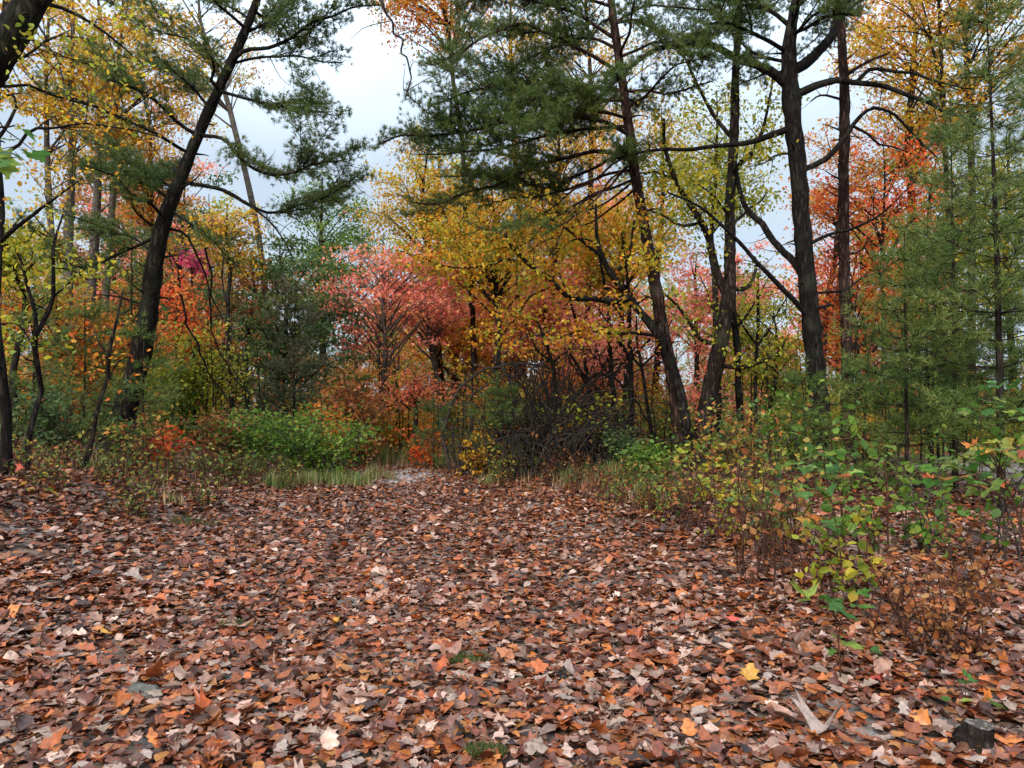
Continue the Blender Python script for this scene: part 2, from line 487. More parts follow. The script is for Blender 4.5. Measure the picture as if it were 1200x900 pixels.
# pale worn gravel where the trail runs out of sight
m, t, n, l, bs = newmat('trail_gravel')
tcn = n.new('ShaderNodeTexCoord')
v1 = n.new('ShaderNodeTexVoronoi'); v1.inputs['Scale'].default_value = 22
l.new(tcn.outputs['Object'], v1.inputs['Vector'])
rg = ramp(n, [(0, (.12, .09, .08)), (.4, (.25, .21, .20)), (1, (.40, .36, .35))])
l.new(v1.outputs['Color'], rg.inputs['Fac']); l.new(rg.outputs[0], bs.inputs['Base Color'])
bs.inputs['Roughness'].default_value = .85
bp = n.new('ShaderNodeBump'); bp.inputs['Distance'].default_value = .02
l.new(v1.outputs['Distance'], bp.inputs['Height']); l.new(bp.outputs[0], bs.inputs['Normal'])
mb = MB()
a = np.linspace(0, 2 * np.pi, 40, endpoint=False)
P = []
for s in (0.0, .35, .7, 1.0):
    for q in a:
        r_ = s * (1 + .18 * math.sin(3 * q + 1) + .1 * math.sin(7 * q))
        x, y = -1.95 + .75 * r_ * math.cos(q), 14.6 + 1.9 * r_ * math.sin(q)
        P.append((x, y, G(x, y) + .035 - .03 * s))
f4 = [(k * 40 + i, k * 40 + (i + 1) % 40, (k + 1) * 40 + (i + 1) % 40, (k + 1) * 40 + i) for k in range(3) for i in range(40)]
mb.add(P, None, f4)
tag(mb.build('path', m), kind='structure')

# ------------------------------------------------------------------ fallen leaves
def litter(mb, n, xr, yr, tmpl, size, ystretch=1.0, keep=None, lift=.035, stand=.1):
    y = yr[0] + (yr[1] - yr[0]) * rng.random(n) ** ystretch
    x = rng.uniform(0, 1, n) * (xr[1] - xr[0]) + xr[0]
    drift = .5 + .5 * sstep(-.75, .45, np.sin(x * 3.1 + 2 * np.sin(y * 1.3)) * np.cos(y * 3.7 + 1.5 * np.sin(x * 1.9)) + .5 * np.sin(x * 7 + y * 5))   # drifts and thin spots
    k = rng.random(n) < drift; x, y = x[k], y[k]; n = len(x)
    if keep is not None:
        k = rng.random(n) < keep(x, y); x, y = x[k], y[k]
    n = len(x)
    s = size * (.42 + 1.15 * rng.random(n) ** 1.4)
    P = np.stack([x, y, ground(x, y) + .012 + lift * rng.random(n) ** 1.5], 1)
    up = rng.random(n) < stand
    az = rng.uniform(0, 2 * np.pi, n)
    a = up
    leaves(mb, P[~a], s[~a], tmpl, droop=(0, 7), roll=10, curl=.20, fold=.20, az=az[~a])
    leaves(mb, P[a] + np.array([0, 0, .012]), s[a], tmpl, droop=(12, 12), roll=26, curl=.34, fold=.3, az=az[a])

def worn(x, y):
    """The two worn strips of the trail keep fewer leaves."""
    d = x - path_c(y)
    gap = np.maximum(np.exp(-((d + .8) / .3) ** 2), np.exp(-((d - .55) / .25) ** 2)) * (1 - sstep(11, 14, y))
    patch = sstep(.15, .8, wob(x * 1.6 + 3, y * 1.1 + 1))
    hole = np.exp(-(((x + 1.95) / .7) ** 2 + ((y - 14.6) / 1.5) ** 2))
    return (1 - .62 * gap * patch) * (1 - .75 * np.clip(hole * 1.6, 0, 1))

LITTER = leafmat('leaf_litter', [(.030, .014, .010), (.070, .021, .012), (.125, .030, .012), (.22, .050, .014), (.30, .075, .018), (.20, .052, .018), (.165, .082, .055), (.25, .138, .094),
    (.39, .255, .195), (.22, .098, .062), (.14, .044, .023), (.29, .075, .020), (.36, .12, .026), (.22, .085, .046), (.42, .285, .225), (.13, .046, .028)], trans=.08, rough=.42, spec=.34, clump=.10, nscale=.8, vein=True, vary=(.42, 1.5))
mb = MB()
for T, part in ((T_OAK, .58), (T_BEECH, .34), (T_MAPLE, .08)):
    litter(mb, int(48000 * part), (-4.2, 4.4), (2.0, 6.2), T, .078 if T is not T_BEECH else .072, keep=worn)
for T, part in ((T_OAK_LO, .6), (T_BEECH_LO, .4)):
    litter(mb, int(165000 * part), (-9.5, 7.5), (6.0, 16.5), T, .079, keep=worn)
    litter(mb, int(9000 * part), (-14, 13), (-3, 27), T, .115)
tag(mb.build('leaf_litter', LITTER), 'carpet of brown, rust and pale fallen leaves covering the trail and its banks', 'leaf litter', kind='stuff')

# the nearest leaves, one object each
NEAR = {'rust': ('rust brown lobed oak leaf lying on top of the litter right at the front', 84),
        'orange': ('orange brown oak leaf lying on top of the litter right at the front', 44),
        'tan': ('tan dry leaf lying on top of the litter right at the front', 52),
        'pale': ('pale greyish upturned leaf lying on top of the litter right at the front', 44),
        'maroon': ('dark maroon wet leaf lying on top of the litter right at the front', 30)}
for key, (lab, cnt) in NEAR.items():
    proto = []
    for T in (T_OAK, T_OAK, T_OAK if key == 'pale' else T_BEECH, T_OAK if key == 'pale' else T_BEECH, T_MAPLE if key in ('orange', 'rust') else T_OAK):
        q = MB(); leaves(q, [(0, 0, 0)], [.086], T, droop=(2, 4), roll=6, curl=.28, fold=.28)
        proto.append(q.mesh('fallen_leaf', LIT[key]))
    for i in range(cnt):
        y = rng.uniform(2.9, 4.3); x = rng.uniform(-.66, .66) * y
        o = bpy.data.objects.new('fallen_leaf', proto[i % 5]); COL.objects.link(o)
        o.location = (x, y, G(x, y) + .05 + rng.uniform(0, .012))
        o.rotation_euler = (rng.normal(0, .13), rng.normal(0, .13), rng.uniform(0, 6.28))
        o.scale = (rng.uniform(.8, 1.25),) * 3
        tag(o, lab, 'leaf', key + ' leaves on top of the near litter')

def lone_leaf(px, py, mat, size, label, T=T_OAK, tilt=.15):
    # walk the ray to the ground
    Y = 2.0
    while Y < 20:
        p = at(px, py, Y)
        if p[2] <= G(p[0], p[1]) + .06: break
        Y += .02
    q = MB(); leaves(q, [(0, 0, 0)], [size], T, droop=(6, 4), roll=6, curl=.35, fold=.3)
    o = bpy.data.objects.new('fallen_leaf', q.mesh('fallen_leaf', mat)); COL.objects.link(o)
    o.location = (p[0], p[1], G(p[0], p[1]) + .065)
    o.rotation_euler = (tilt, 0, rng.uniform(0, 6.28))
    tag(o, label, 'leaf')
    return p
lone_leaf(877, 802, LIT_YELLOW, .125, 'bright golden yellow fallen leaf alone on the brown litter at front right')
lone_leaf(1015, 794, LIT_RED, .10, 'small bright red fallen leaf under the foreground maple sapling', T_MAPLE)
lone_leaf(142, 677, LIT['pale'], .21, 'large pale folded leaf standing out on the left bank', T_MAPLE, .3)
lone_leaf(397, 727, LIT_YELLOW, .12, 'small yellow fallen leaf in the middle of the trail', T_BEECH)
lone_leaf(857, 730, LIT_RED, .09, 'small crimson fallen leaf at the right edge of the trail', T_MAPLE)
lone_leaf(677, 789, LIT['pale'], .13, 'cream coloured oval leaf lying flat on the trail', T_BEECH)
lone_leaf(130, 745, LIT_YELLOW, .10, 'small yellow leaf among rust leaves on the left', T_BEECH)
lone_leaf(970, 850, LIT['pale'], .16, 'big pale leaf lying flat at front right', T_MAPLE, .1)

# ------------------------------------------------------------------ stones, moss, stump, sticks
m, t, n, l, bs = newmat('mossy_stone')
tcn = n.new('ShaderNodeTexCoord')
na = n.new('ShaderNodeTexNoise'); na.inputs['Scale'].default_value = 14; na.inputs['Detail'].default_value = 8
l.new(tcn.outputs['Object'], na.inputs['Vector'])
ra = ramp(n, [(.3, (.030, .036, .020)), (.5, (.065, .06, .05)), (.7, (.13, .12, .105))])
l.new(na.outputs['Fac'], ra.inputs['Fac']); l.new(ra.outputs[0], bs.inputs['Base Color']); bs.inputs['Roughness'].default_value = .8
bp = n.new('ShaderNodeBump'); bp.inputs['Distance'].default_value = .02
l.new(na.outputs['Fac'], bp.inputs['Height']); l.new(bp.outputs[0], bs.inputs['Normal'])
STONE = m
def stone(px, py, Y, sx, sy, sz, label):
    p = at(px, py, Y); x, y = p[0], p[1]
    th = np.linspace(0, np.pi, 12); ph = np.linspace(0, 2 * np.pi, 20, endpoint=False)
    TH, PH = np.meshgrid(th, ph, indexing='ij')
    d = np.stack([np.sin(TH) * np.cos(PH), np.sin(TH) * np.sin(PH), np.cos(TH)], -1)
    k = rng.uniform(0, 6, 6)
    r = 1 + .16 * np.sin(3 * d[..., 0] + k[0]) * np.cos(2.5 * d[..., 1] + k[1]) + .12 * np.sin(4.5 * d[..., 2] + k[2] + 3 * d[..., 0]) + .05 * np.sin(9 * d[..., 1] + k[3]) * np.sin(8 * d[..., 0])
    V = (d * r[..., None] * [sx, sy, sz]).reshape(-1, 3)
    f = [(i * 20 + j, i * 20 + (j + 1) % 20, (i + 1) * 20 + (j + 1) % 20, (i + 1) * 20 + j) for i in range(11) for j in range(20)]
    q = MB(); q.add(V, None, f)
    o = q.build('stone', STONE, None, (0, 0, 0)); o.location = (x, y, G(x, y) + sz * .1)
    tag(o, label, 'stone')
stone(170, 790, 3.9, .10, .08, .075, 'dark mossy stone poking through leaves at front left')
stone(415, 690, 5.9, .20, .12, .045, 'flat grey stone half buried in the middle of the trail')
stone(470, 760, 4.4, .13, .10, .03, 'low pale grey stone flush with the trail')

MOSS = leafmat('dark_moss', [(.03, .045, .012), (.05, .075, .018), (.085, .10, .025), (.12, .10, .04)], trans=.15)
def moss(px, py, Y, r, label):
    p = at(px, py, Y); x0, y0 = p[0], p[1]
    q = MB()
    nb_ = 420
    a = rng.uniform(0, 6.28, nb_); rr = r * np.sqrt(rng.random(nb_))
    x, y = x0 + rr * np.cos(a), y0 + rr * np.sin(a) * .7
    P = np.stack([x, y, ground(x, y) + .03], 1)
    D = np.stack([rng.normal(0, .5, nb_), rng.normal(0, .5, nb_), np.ones(nb_)], 1)
    tufts(q, P, D, 4, .035, .005, .5)
    o = q.build('moss_tuft', MOSS, None, (x0, y0, G(x0, y0)))
    tag(o, label, 'moss')
moss(277, 717, 5.1, .11, 'small green moss tuft left of the trail centre')
moss(547, 772, 4.4, .12, 'low green moss tuft in the middle of the trail')
moss(570, 872, 3.25, .08, 'green moss tuft at the bottom centre of the trail')
moss(230, 608, 8.8, .32, 'wide low grassy tuft on the left bank')

def stump():
    p = at(1142, 885, 3.2); x0, y0 = p[0], p[1]
    th = thing('tree_stump', 'small weathered grey cut stump in the leaves at the front right corner', 'stump', (x0, y0, G(x0, y0)))
    q = MB()
    z0 = G(x0, y0)
    Pp = np.array([(x0, y0, z0 - .1), (x0, y0, z0 + .02), (x0 + .012, y0, z0 + .075), (x0 + .018, y0, z0 + .10)])
    P2, r2 = resample(Pp, [.105, .080, .062, .058], 12)
    tube(q, P2, r2, 18, .09, cap=False)
    q.build('bark', BARK, th, th.location)
    q = MB(); a = np.arange(18) * 2 * np.pi / 18
    c = P2[-1]
    q.add(np.vstack([c + [0, 0, .004], np.stack([c[0] + .056 * np.cos(a), c[1] + .056 * np.sin(a), np.full(18, c[2] + .002) + rng.normal(0, .003, 18)], 1)]),
          [(0, 1 + i, 1 + (i + 1) % 18) for i in range(18)])
    q.build('cut_top', BARK_GREY, th, th.location)
stump()

def stick(px0, py0, Y0, px1, py1, Y1, r, label, name='fallen_stick', mat=None, lift=.05):
    a, b = at(px0, py0, Y0), at(px1, py1, Y1)
    q = MB()
    P = wiggle([a, b], .02, 14)
    P[:, 2] = ground(P[:, 0], P[:, 1]) + lift
    tube(q, P, np.linspace(r, r * .5, 14), 7, .1)
    o = q.build(name, mat or TWIG, None, tuple(P[0]))
    tag(o, label, 'stick')
stick(965, 655, 5.9, 1040, 700, 5.2, .012, 'thin grey stick lying among leaves on the right')
stick(60, 720, 4.9, 130, 690, 5.4, .01, 'short thin twig lying on the left litter')
stick(620, 700, 5.6, 700, 690, 5.8, .008, 'thin dark twig lying across the trail')

# ------------------------------------------------------------------ tree builders
def pxr(r, Y): return r * Y / F

def leaf_cloud(mb, centres, n, sig, size, T, droop=(-25, 35)):
    c = np.asarray(centres)[rng.integers(0, len(centres), n)]
    P = c + rng.normal(0, 1, (n, 3)) * sig
    leaves(mb, P, size * rng.uniform(.6, 1.3, n), T, droop=droop)

def broadleaf(name, label, px, Y, cx, top, bot, hw, rad, mat, n=8000, size=.10, clumps=70, bark=None, group=None, T=T_DIAMOND,
              lean=0.0, flat=.5, hd=.85, stems=1, twigs=6, cs=1.0):
    """A deciduous tree: trunk at pixel column px, crown round column cx between picture rows top and bot."""
    x0 = at(px, 470, Y)[0]; zb = G(x0, Y) - .06
    A, B = at(cx, top, Y), at(cx, bot, Y)
    c = (A + B) / 2; hz = (A[2] - B[2]) / 2; hx = hw * Y / F
    th = thing(name, label, 'tree', (x0, Y, zb + .06), group)
    tb, cb = MB(), MB()
    stem_pts = []
    for s in range(stems):
        o = rng.normal(0, .25, 2) if stems > 1 else np.zeros(2)
        topx = c[0] + (o[0] * 2 if stems > 1 else 0) + rng.normal(0, .1)
        P = np.array([(x0 + o[0], Y + o[1] * .6, zb), (x0 + o[0] * 1.2 + (c[0] - x0) * .25 + lean, Y, zb + (c[2] - hz - zb) * .55),
                      (x0 + (c[0] - x0) * .65 + o[0] * 1.5, Y + rng.normal(0, .1), zb + (c[2] - hz - zb) * 1.0 + .1), (topx, Y + rng.normal(0, .15), c[2] + .1 * hz), (topx + rng.normal(0, .15), Y, c[2] + .85 * hz)])
        P, rr = resample(P, pxr(rad, Y) * np.array([1.3, .95, .8, .5, .12]) * (1 if s == 0 else .75), 26)
        P = P + np.stack([np.interp(np.arange(26), np.linspace(0, 26, 8), rng.normal(0, .05, 8)), np.zeros(26), np.zeros(26)], 1) * np.minimum(np.arange(26) / 4, 1)[:, None]
        tube(tb, P, rr, 8, .05)
        stem_pts.append((P, rr))
    d = rng.normal(0, 1, (clumps, 3)); d = nrm(d) * (rng.random((clumps, 1)) ** .42)
    C = c + d * [hx, hx * hd, hz]
    C = C[C[:, 2] > G(x0, Y) + .15]
    allp = []
    for k in C:
        P, rr = stem_pts[rng.integers(0, stems)]
        hd_ = math.hypot(k[0] - c[0], k[1] - Y)
        zt = np.clip(k[2] - hd_ * rng.uniform(.35, .9) - .2, max(B[2] - hz * .4, zb + .3), P[-1, 2])
        i = int(np.argmin(abs(P[:, 2] - zt)))
        a = P[i]
        mid = a * .45 + k * .55 + np.array([0, 0, .10 * np.linalg.norm(k - a)]) + rng.normal(0, .08, 3)
        L = np.linalg.norm(k - a)
        bp_, br = resample([a, mid, k], [min(rr[i] * .6, .010 + .010 * L), .006 + .004 * L, .004], 8)
        tube(tb, bp_, br, 4, cap=False)
        allp.append(k)
        allp += [bp_[-3], bp_[-2]]
        for q in range(twigs):
            e = k + nrm(rng.normal(0, 1, 3) * [1, 1, .5]) * rng.uniform(.25, .6) * cs
            tube(tb, *resample([bp_[-2 - q % 2], (k + e) / 2 + rng.normal(0, .05, 3), e], [.005, .004, .002], 4), 3, cap=False)
            allp.append(e)
    leaf_cloud(cb, allp, int(n * 1.45), np.array([.18, .18, .22 * flat]) * cs, size, T)
    tb.build('trunk', bark or BARK, th, th.location)
    cb.build('crown', LM[mat], th, th.location)
    return th

def spray(tb, cb, P, t0, twl, step, K, L, w, nmat=None, rise=.12, dense=1.0, tip=True, flat=.25):
    """Needle-bearing side twigs along a branch polyline P from fraction t0 outwards."""
    n = len(P); T = nrm(np.gradient(P, axis=0))
    length = np.linalg.norm(np.diff(P, axis=0), axis=1).sum()
    m_ = max(3, int((1 - t0) * length / step))
    for t_ in np.linspace(t0, 1, m_):
        x = t_ * (n - 1); i = int(min(x, n - 2)); p = P[i] + (P[i + 1] - P[i]) * (x - i)
        side = nrm(np.cross(T[i], [0, 0, 1.0]) + 1e-6)
        for sgn in (-1, 1):
            if rng.random() > dense: continue
            d = nrm(T[i] * rng.uniform(.4, .9) + side * sgn * rng.uniform(.5, 1) + np.array([0, 0, rise + rng.normal(0, flat)]))
            ln = twl * (1.15 - .65 * t_) * rng.uniform(.5, 1.2)
            e = p + d * ln; mid = p + d * ln * .5 + np.array([0, 0, .06 * ln]) + rng.normal(0, .02, 3)
            tp, tr = resample([p, mid, e], [.006, .0045, .002], 5)
            tube(tb, tp, tr, 3, cap=False)
            k = max(3, int(ln / .055))
            f = np.linspace(.25, 1, k)
            Q = np.stack([np.interp(f * 4, np.arange(5), tp[:, c]) for c in range(3)], 1)
            Q = Q + rng.normal(0, .035, Q.shape)
            tufts(cb, Q, np.repeat((d + [0, 0, .25])[None], k, 0), K, L, w)
    if tip:
        tufts(cb, P[-3:], T[-3:], K, L, w)

def px_poly(pts, Y, dz=0.0, bow=0.0):
    n = len(pts)
    return np.array([at(p[0], p[1], Y + dz * (i / max(1, n - 1)) ** 1.2) for i, p in enumerate(pts)])

def traced_tree(name, label, Y, trunk, bark, limbs=(), needle=None, leafm=None, group=None, cat='tree', extra=0, ext_z=(4, 9), sides=14,
                leaf_n=0, leaf_size=.1, T=T_OVAL, nl=.085, nw=.0075, flare=1.35, ntw=.42, fork=2.6):
    """A tree whose trunk and main limbs follow what the photograph shows; limbs get depth of their own.
    limb: (points, r0 px, r1 px, depth change, foliage start fraction or None, twig length, density)"""
    base = at(trunk[0][0], trunk[0][1], Y)
    zb = G(base[0], Y)
    P = np.array([at(p[0], p[1], Y) for p in trunk]); rr = np.array([pxr(p[2] * .69, Y) for p in trunk])
    if P[0, 2] > zb - .05:
        P = np.vstack([[P[0, 0] - (P[1, 0] - P[0, 0]) * .1, Y, zb - .12], P]); rr = np.concatenate([[rr[0] * flare], rr])
    th = thing(name, label, cat, (P[0, 0], Y, zb), group)
    n = max(16, int(np.linalg.norm(np.diff(P, axis=0), axis=1).sum() / .16))
    P, rr = resample(P, rr, n)
    P[:, 1] += np.interp(np.arange(n), np.linspace(0, n, 7), rng.normal(0, .08, 7)) * np.minimum(np.arange(n) / 6, 1)
    rr = rr * (1 + .55 * np.exp(-np.maximum(P[:, 2] - zb, 0) / .22))             # root flare
    tb = MB(); tube(tb, P, rr, sides, .075)
    for _ in range(int(n * .35)):                                               # broken stubs and knots
        i = rng.integers(n // 8, n - 2); a = rng.uniform(0, 6.28); L = rng.uniform(.06, .4)
        d = np.array([math.cos(a), math.sin(a), rng.uniform(-.2, .5)])
        tube(tb, *resample([P[i], P[i] + d * (rr[i] + L * .5), P[i] + d * (rr[i] + L) + [0, 0, rng.normal(0, .05)]], [min(.03, rr[i] * .4), .012, .006], 5), 5, .1)
    tb.build('trunk', bark, th, th.location)
    cb = MB()
    leafpts = []
    for lb in limbs:
        pts, r0, r1, dz, fol, twl, dens = lb
        q = px_poly(pts, Y, dz)
        k = int(np.argmin(np.linalg.norm(P - q[0], axis=1)))
        if np.linalg.norm(P[k] - q[0]) < .45: q[0] = P[k]
        L = np.linalg.norm(np.diff(q, axis=0), axis=1).sum()
        m_ = max(8, int(L / .14))
        q2, r2 = resample(q, np.linspace(pxr(r0 * .72, Y), pxr(r1 * .75, Y), len(q)), m_)
        q2 = q2 + (wiggle(q2, .025, m_) - q2)
        lm = MB(); tube(lm, q2, r2, 8, .05)
        # bare side twigs
        for _ in range(int(L * 4.5)):
            i = rng.integers(m_ // 5, m_ - 1)
            d = nrm(nrm(q2[i + 1] - q2[i]) * .6 + rng.normal(0, .6, 3))
            e = q2[i] + d * rng.uniform(.2, .75)
            tube(lm, *resample([q2[i], (q2[i] + e) / 2 + rng.normal(0, .04, 3), e], [min(r2[i] * .5, .012), .006, .002], 5), 3, cap=False)
            leafpts.append(e)
        if fol is not None and needle is not None:
            spray(lm, cb, q2, fol, twl, .095, 19, nl, nw, dense=dens, flat=.38)
            for k in range(int(L * fork * dens)):
                i = int(rng.uniform(max(.12, fol), .97) * (m_ - 1)); i = min(max(i, 1), m_ - 2)
                tg = nrm(q2[i + 1] - q2[i - 1]); sd_ = nrm(np.cross(tg, [0, 0, 1.0]) + 1e-6)
                d = nrm(tg * rng.uniform(.4, 1) + sd_ * rng.choice([-1, 1]) * rng.uniform(.3, 1.1) + np.array([0, 0, rng.uniform(-.2, .42)]))
                l2 = rng.uniform(.5, 1.5)
                s2 = wiggle([q2[i], q2[i] + d * l2 * .5 + [0, 0, .05], q2[i] + d * l2 + [0, 0, .12 * l2]], .02, 9)
                tube(lm, s2, np.linspace(min(r2[i] * .6, .016), .003, 9), 4, cap=False)
                spray(lm, cb, s2, .12, twl * .7, .085, 19, nl, nw, dense=min(1, dens + .1), flat=.38)
        lm.build('limb', bark, th, th.location)
        leafpts += list(q2[m_ // 3:])
    for e in range(extra):                                         # boughs towards and away from the viewer, out of the photograph's plane
        i = int(np.argmin(abs(P[:, 2] - rng.uniform(*ext_z))))
        az = rng.choice([-1, 1]) * rng.uniform(R(50), R(130))
        L = rng.uniform(1.2, 2.6)
        d = np.array([math.cos(az), math.sin(az), rng.uniform(0, .25)])
        q2 = wiggle([P[i], P[i] + d * L * .5 + [0, 0, .1], P[i] + d * L + [0, 0, -.05]], .04, 14)
        lm = MB(); tube(lm, q2, np.linspace(min(.03, rr[i] * .5), .008, 14), 6, .05); 
        if needle is not None: spray(lm, cb, q2, .25, ntw, .095, 24, nl, nw, dense=.9, flat=.5)
        lm.build('limb', bark, th, th.location)
        leafpts += list(q2[5:])
    if leafm and leaf_n:
        leaf_cloud(cb, leafpts, leaf_n, np.array([.19, .19, .12]), leaf_size * .82, T)
    if cb.v: cb.build('crown', needle if needle is not None else LM[leafm], th, th.location)
    return th

def white_pine(name, label, px, Y, h, spread, mat=None, bare=.15, tiers=None, K=13, L=.105, w=.0075, group=None, bark=None, lean=0, step=.125, twl=.36, dens=.68):
    """A young soft-needled pine: whorls of upswept boughs from low down to the tip."""
    x0 = at(px, 470, Y)[0]; zb = G(x0, Y)
    th = thing(name, label, 'tree', (x0, Y, zb), group)
    tb, cb = MB(), MB()
    P = np.array([(x0, Y, zb - .08), (x0 + lean * .4 + rng.normal(0, .04), Y, zb + h * .45), (x0 + lean, Y, zb + h)])
    P, rr = resample(P, [.007 * h + .006, .004 * h + .005, .004], 22)
    tube(tb, P, rr, 7, .05)
    tiers = tiers or int(h / .33)
    for k in range(tiers):
        f = bare + (1 - bare) * (k + rng.uniform(-.25, .25)) / tiers
        f = min(max(f, .03), .97); i = int(f * 21); p = P[i]
        ln = spread * (1 - f) ** .75 * rng.uniform(.75, 1.15) + .12
        a0 = rng.uniform(0, 6.28); nb_ = 5
        for q in range(nb_):
            if rng.random() < .12: continue
            a = a0 + q * 6.28 / nb_ + rng.normal(0, .25)
            d = np.array([math.cos(a), math.sin(a), rng.uniform(.0, .4)])
            l2 = ln * rng.uniform(.6, 1.1)
            e = p + d * l2
            q2, r2 = resample([p, p + d * l2 * .5 + [0, 0, -.05 * l2], e + [0, 0, .05 * l2]], [.004 + .004 * l2, .005, .002], 9)
            tube(tb, q2, r2, 4, cap=False)
            spray(tb, cb, q2, .22, twl, step, K, L, w, dense=dens, rise=.15, flat=.45)
    tufts(cb, P[-4:], np.tile([[0, 0, 1.0]], (4, 1)), K * 2, L, w)
    tb.build('trunk', bark or BARK, th, th.location)
    cb.build('crown', mat or NEEDLE_SOFT, th, th.location)
    return th

def shrub(name, label, px, Y, h, spread, stems, mat, n, size, T=T_OVAL, group=None, twigmat=None, low=.35, cat='shrub', droop=(-15, 30), sig=.05, loc=None, erect=.5, side=4):
    x0 = at(px, 470, Y)[0] if loc is None else loc[0]
    zb = G(x0, Y)
    th = thing(name, label, cat, (x0, Y, zb), group)
    tb, cb = MB(), MB(); pts = []
    for s in range(stems):
        a = rng.uniform(0, 6.28); o = spread * rng.uniform(.2, 1)
        hh = h * rng.uniform(.6, 1.05)
        b = np.array([x0 + rng.normal(0, .06 + spread * .12), Y + rng.normal(0, .06 + spread * .12), zb - .03])
        e = b + np.array([math.cos(a) * o, math.sin(a) * o, hh])
        mid = b * .5 + e * .5 + np.array([-math.cos(a) * o * .2, -math.sin(a) * o * .2, hh * .06])
        q, r_ = resample([b, mid, e], [.004 + .005 * hh, .003 + .003 * hh, .002], 12)
        q = wiggle(q, .02, 12)
        tube(tb, q, r_, 5, cap=False)
        i0 = int(low * 11)
        pts += list(q[i0:])
        for k in range(side):
            i = rng.integers(max(2, i0 - 1), 11)
            a2 = rng.uniform(0, 6.28); ln = rng.uniform(.12, .38) * min(h, 1.4)
            e2 = q[i] + np.array([math.cos(a2), math.sin(a2), rng.uniform(.1, .9)]) * ln
            t2, r2 = resample([q[i], (q[i] + e2) / 2 + [0, 0, -.02], e2], [.004, .003, .0015], 5)
            tube(tb, t2, r2, 3, cap=False)
            pts += list(t2[2:])
    leaf_cloud(cb, pts, n, np.array([sig, sig, sig * .6]), size, T, droop)
    tb.build('stems', twigmat or TWIG, th, th.location)
    if n: cb.build('foliage', mat if not isinstance(mat, str) else LM[mat], th, th.location)
    return th

# ------------------------------------------------------------------ the big trees in front, traced limb by limb
# left leaning pine
traced_tree('pine_tree', 'big dark pine left of the trail, leaning right with a thick mossy trunk', 12.5,
    [(130, 545, 22), (142, 490, 20), (152, 450, 18), (166, 400, 17), (177, 340, 15), (184, 300, 14), (192, 260, 12.5), (201, 235, 12), (212, 205, 10.5), (224, 175, 9.5), (238, 140, 9),
     (250, 112, 8.5), (265, 78, 8), (280, 45, 7.5), (298, 0, 6.5), (318, -70, 5), (330, -150, 3)], barkmat('mossy_pine_bark', (.012, .010, .008), (.050, .038, .030), (.042, .052, .030)),
    limbs=[
     ([(265, 75), (288, 58), (315, 55), (345, 40), (372, 24), (400, 14), (440, 2)], 4, 1.2, -.4, .35, .5, .9),
     ([(268, 72), (300, 68), (340, 66), (375, 70), (398, 74)], 2.5, 1, .8, .2, .42, .8),
     ([(252, 108), (285, 116), (320, 122), (352, 130), (378, 132)], 3, 1, -.9, .2, .48, .75),
     ([(232, 155), (262, 163), (285, 188), (310, 203), (345, 205), (365, 196), (395, 186)], 3.5, 1.2, -.7, .3, .45, .95),
     ([(214, 212), (262, 224), (292, 240), (320, 248), (352, 240), (390, 226), (420, 205)], 3.5, 1.2, .6, .5, .42, .9),
     ([(292, 240), (318, 262), (335, 282), (346, 305)], 1.8, .8, .2, .5, .25, .3),
     ([(228, 160), (206, 140), (182, 118), (152, 102), (125, 95)], 3.2, 1.2, -.8, .2, .5, .9),
     ([(246, 120), (225, 100), (200, 84), (172, 74)], 2.6, 1, .6, .2, .5, .9),
     ([(262, 84), (240, 62), (215, 44), (190, 36)], 2.5, 1, -.5, .2, .5, .9),
     ([(280, 45), (300, 30), (322, 20), (350, -10)], 2.5, 1, .6, .15, .5, .9),
     ([(290, 20), (262, 5), (235, -5)], 2.3, 1, .3, .15, .5, .9),
     ([(200, 236), (176, 218), (150, 205), (118, 196)], 3, 1.2, -1.0, .1, .52, 1.0),
     ([(203, 228), (185, 208), (165, 196), (140, 186)], 2.5, 1.2, .3, .15, .45, 1.0),
     ([(193, 262), (172, 258), (158, 246), (152, 228)], 2.4, 1, -.5, None, .3, .5),
     ([(189, 275), (160, 286), (130, 300), (95, 312), (60, 300)], 3, 1, -1.0, .35, .42, .7),
     ([(185, 300), (160, 280), (130, 272), (95, 272)], 2.4, 1, .5, .4, .42, .8),
     ([(170, 357), (150, 353), (130, 349), (116, 346)], 2.2, .9, -.2, None, .2, .4),
     ([(192, 262), (215, 275), (232, 300), (240, 330), (262, 372)], 2.6, .9, .5, None, .2, .4),
     ([(196, 250), (225, 262), (252, 280), (275, 310)], 2.4, .9, -.4, .55, .35, .5),
    ], needle=NEEDLE, extra=6, ext_z=(4.2, 8.5))

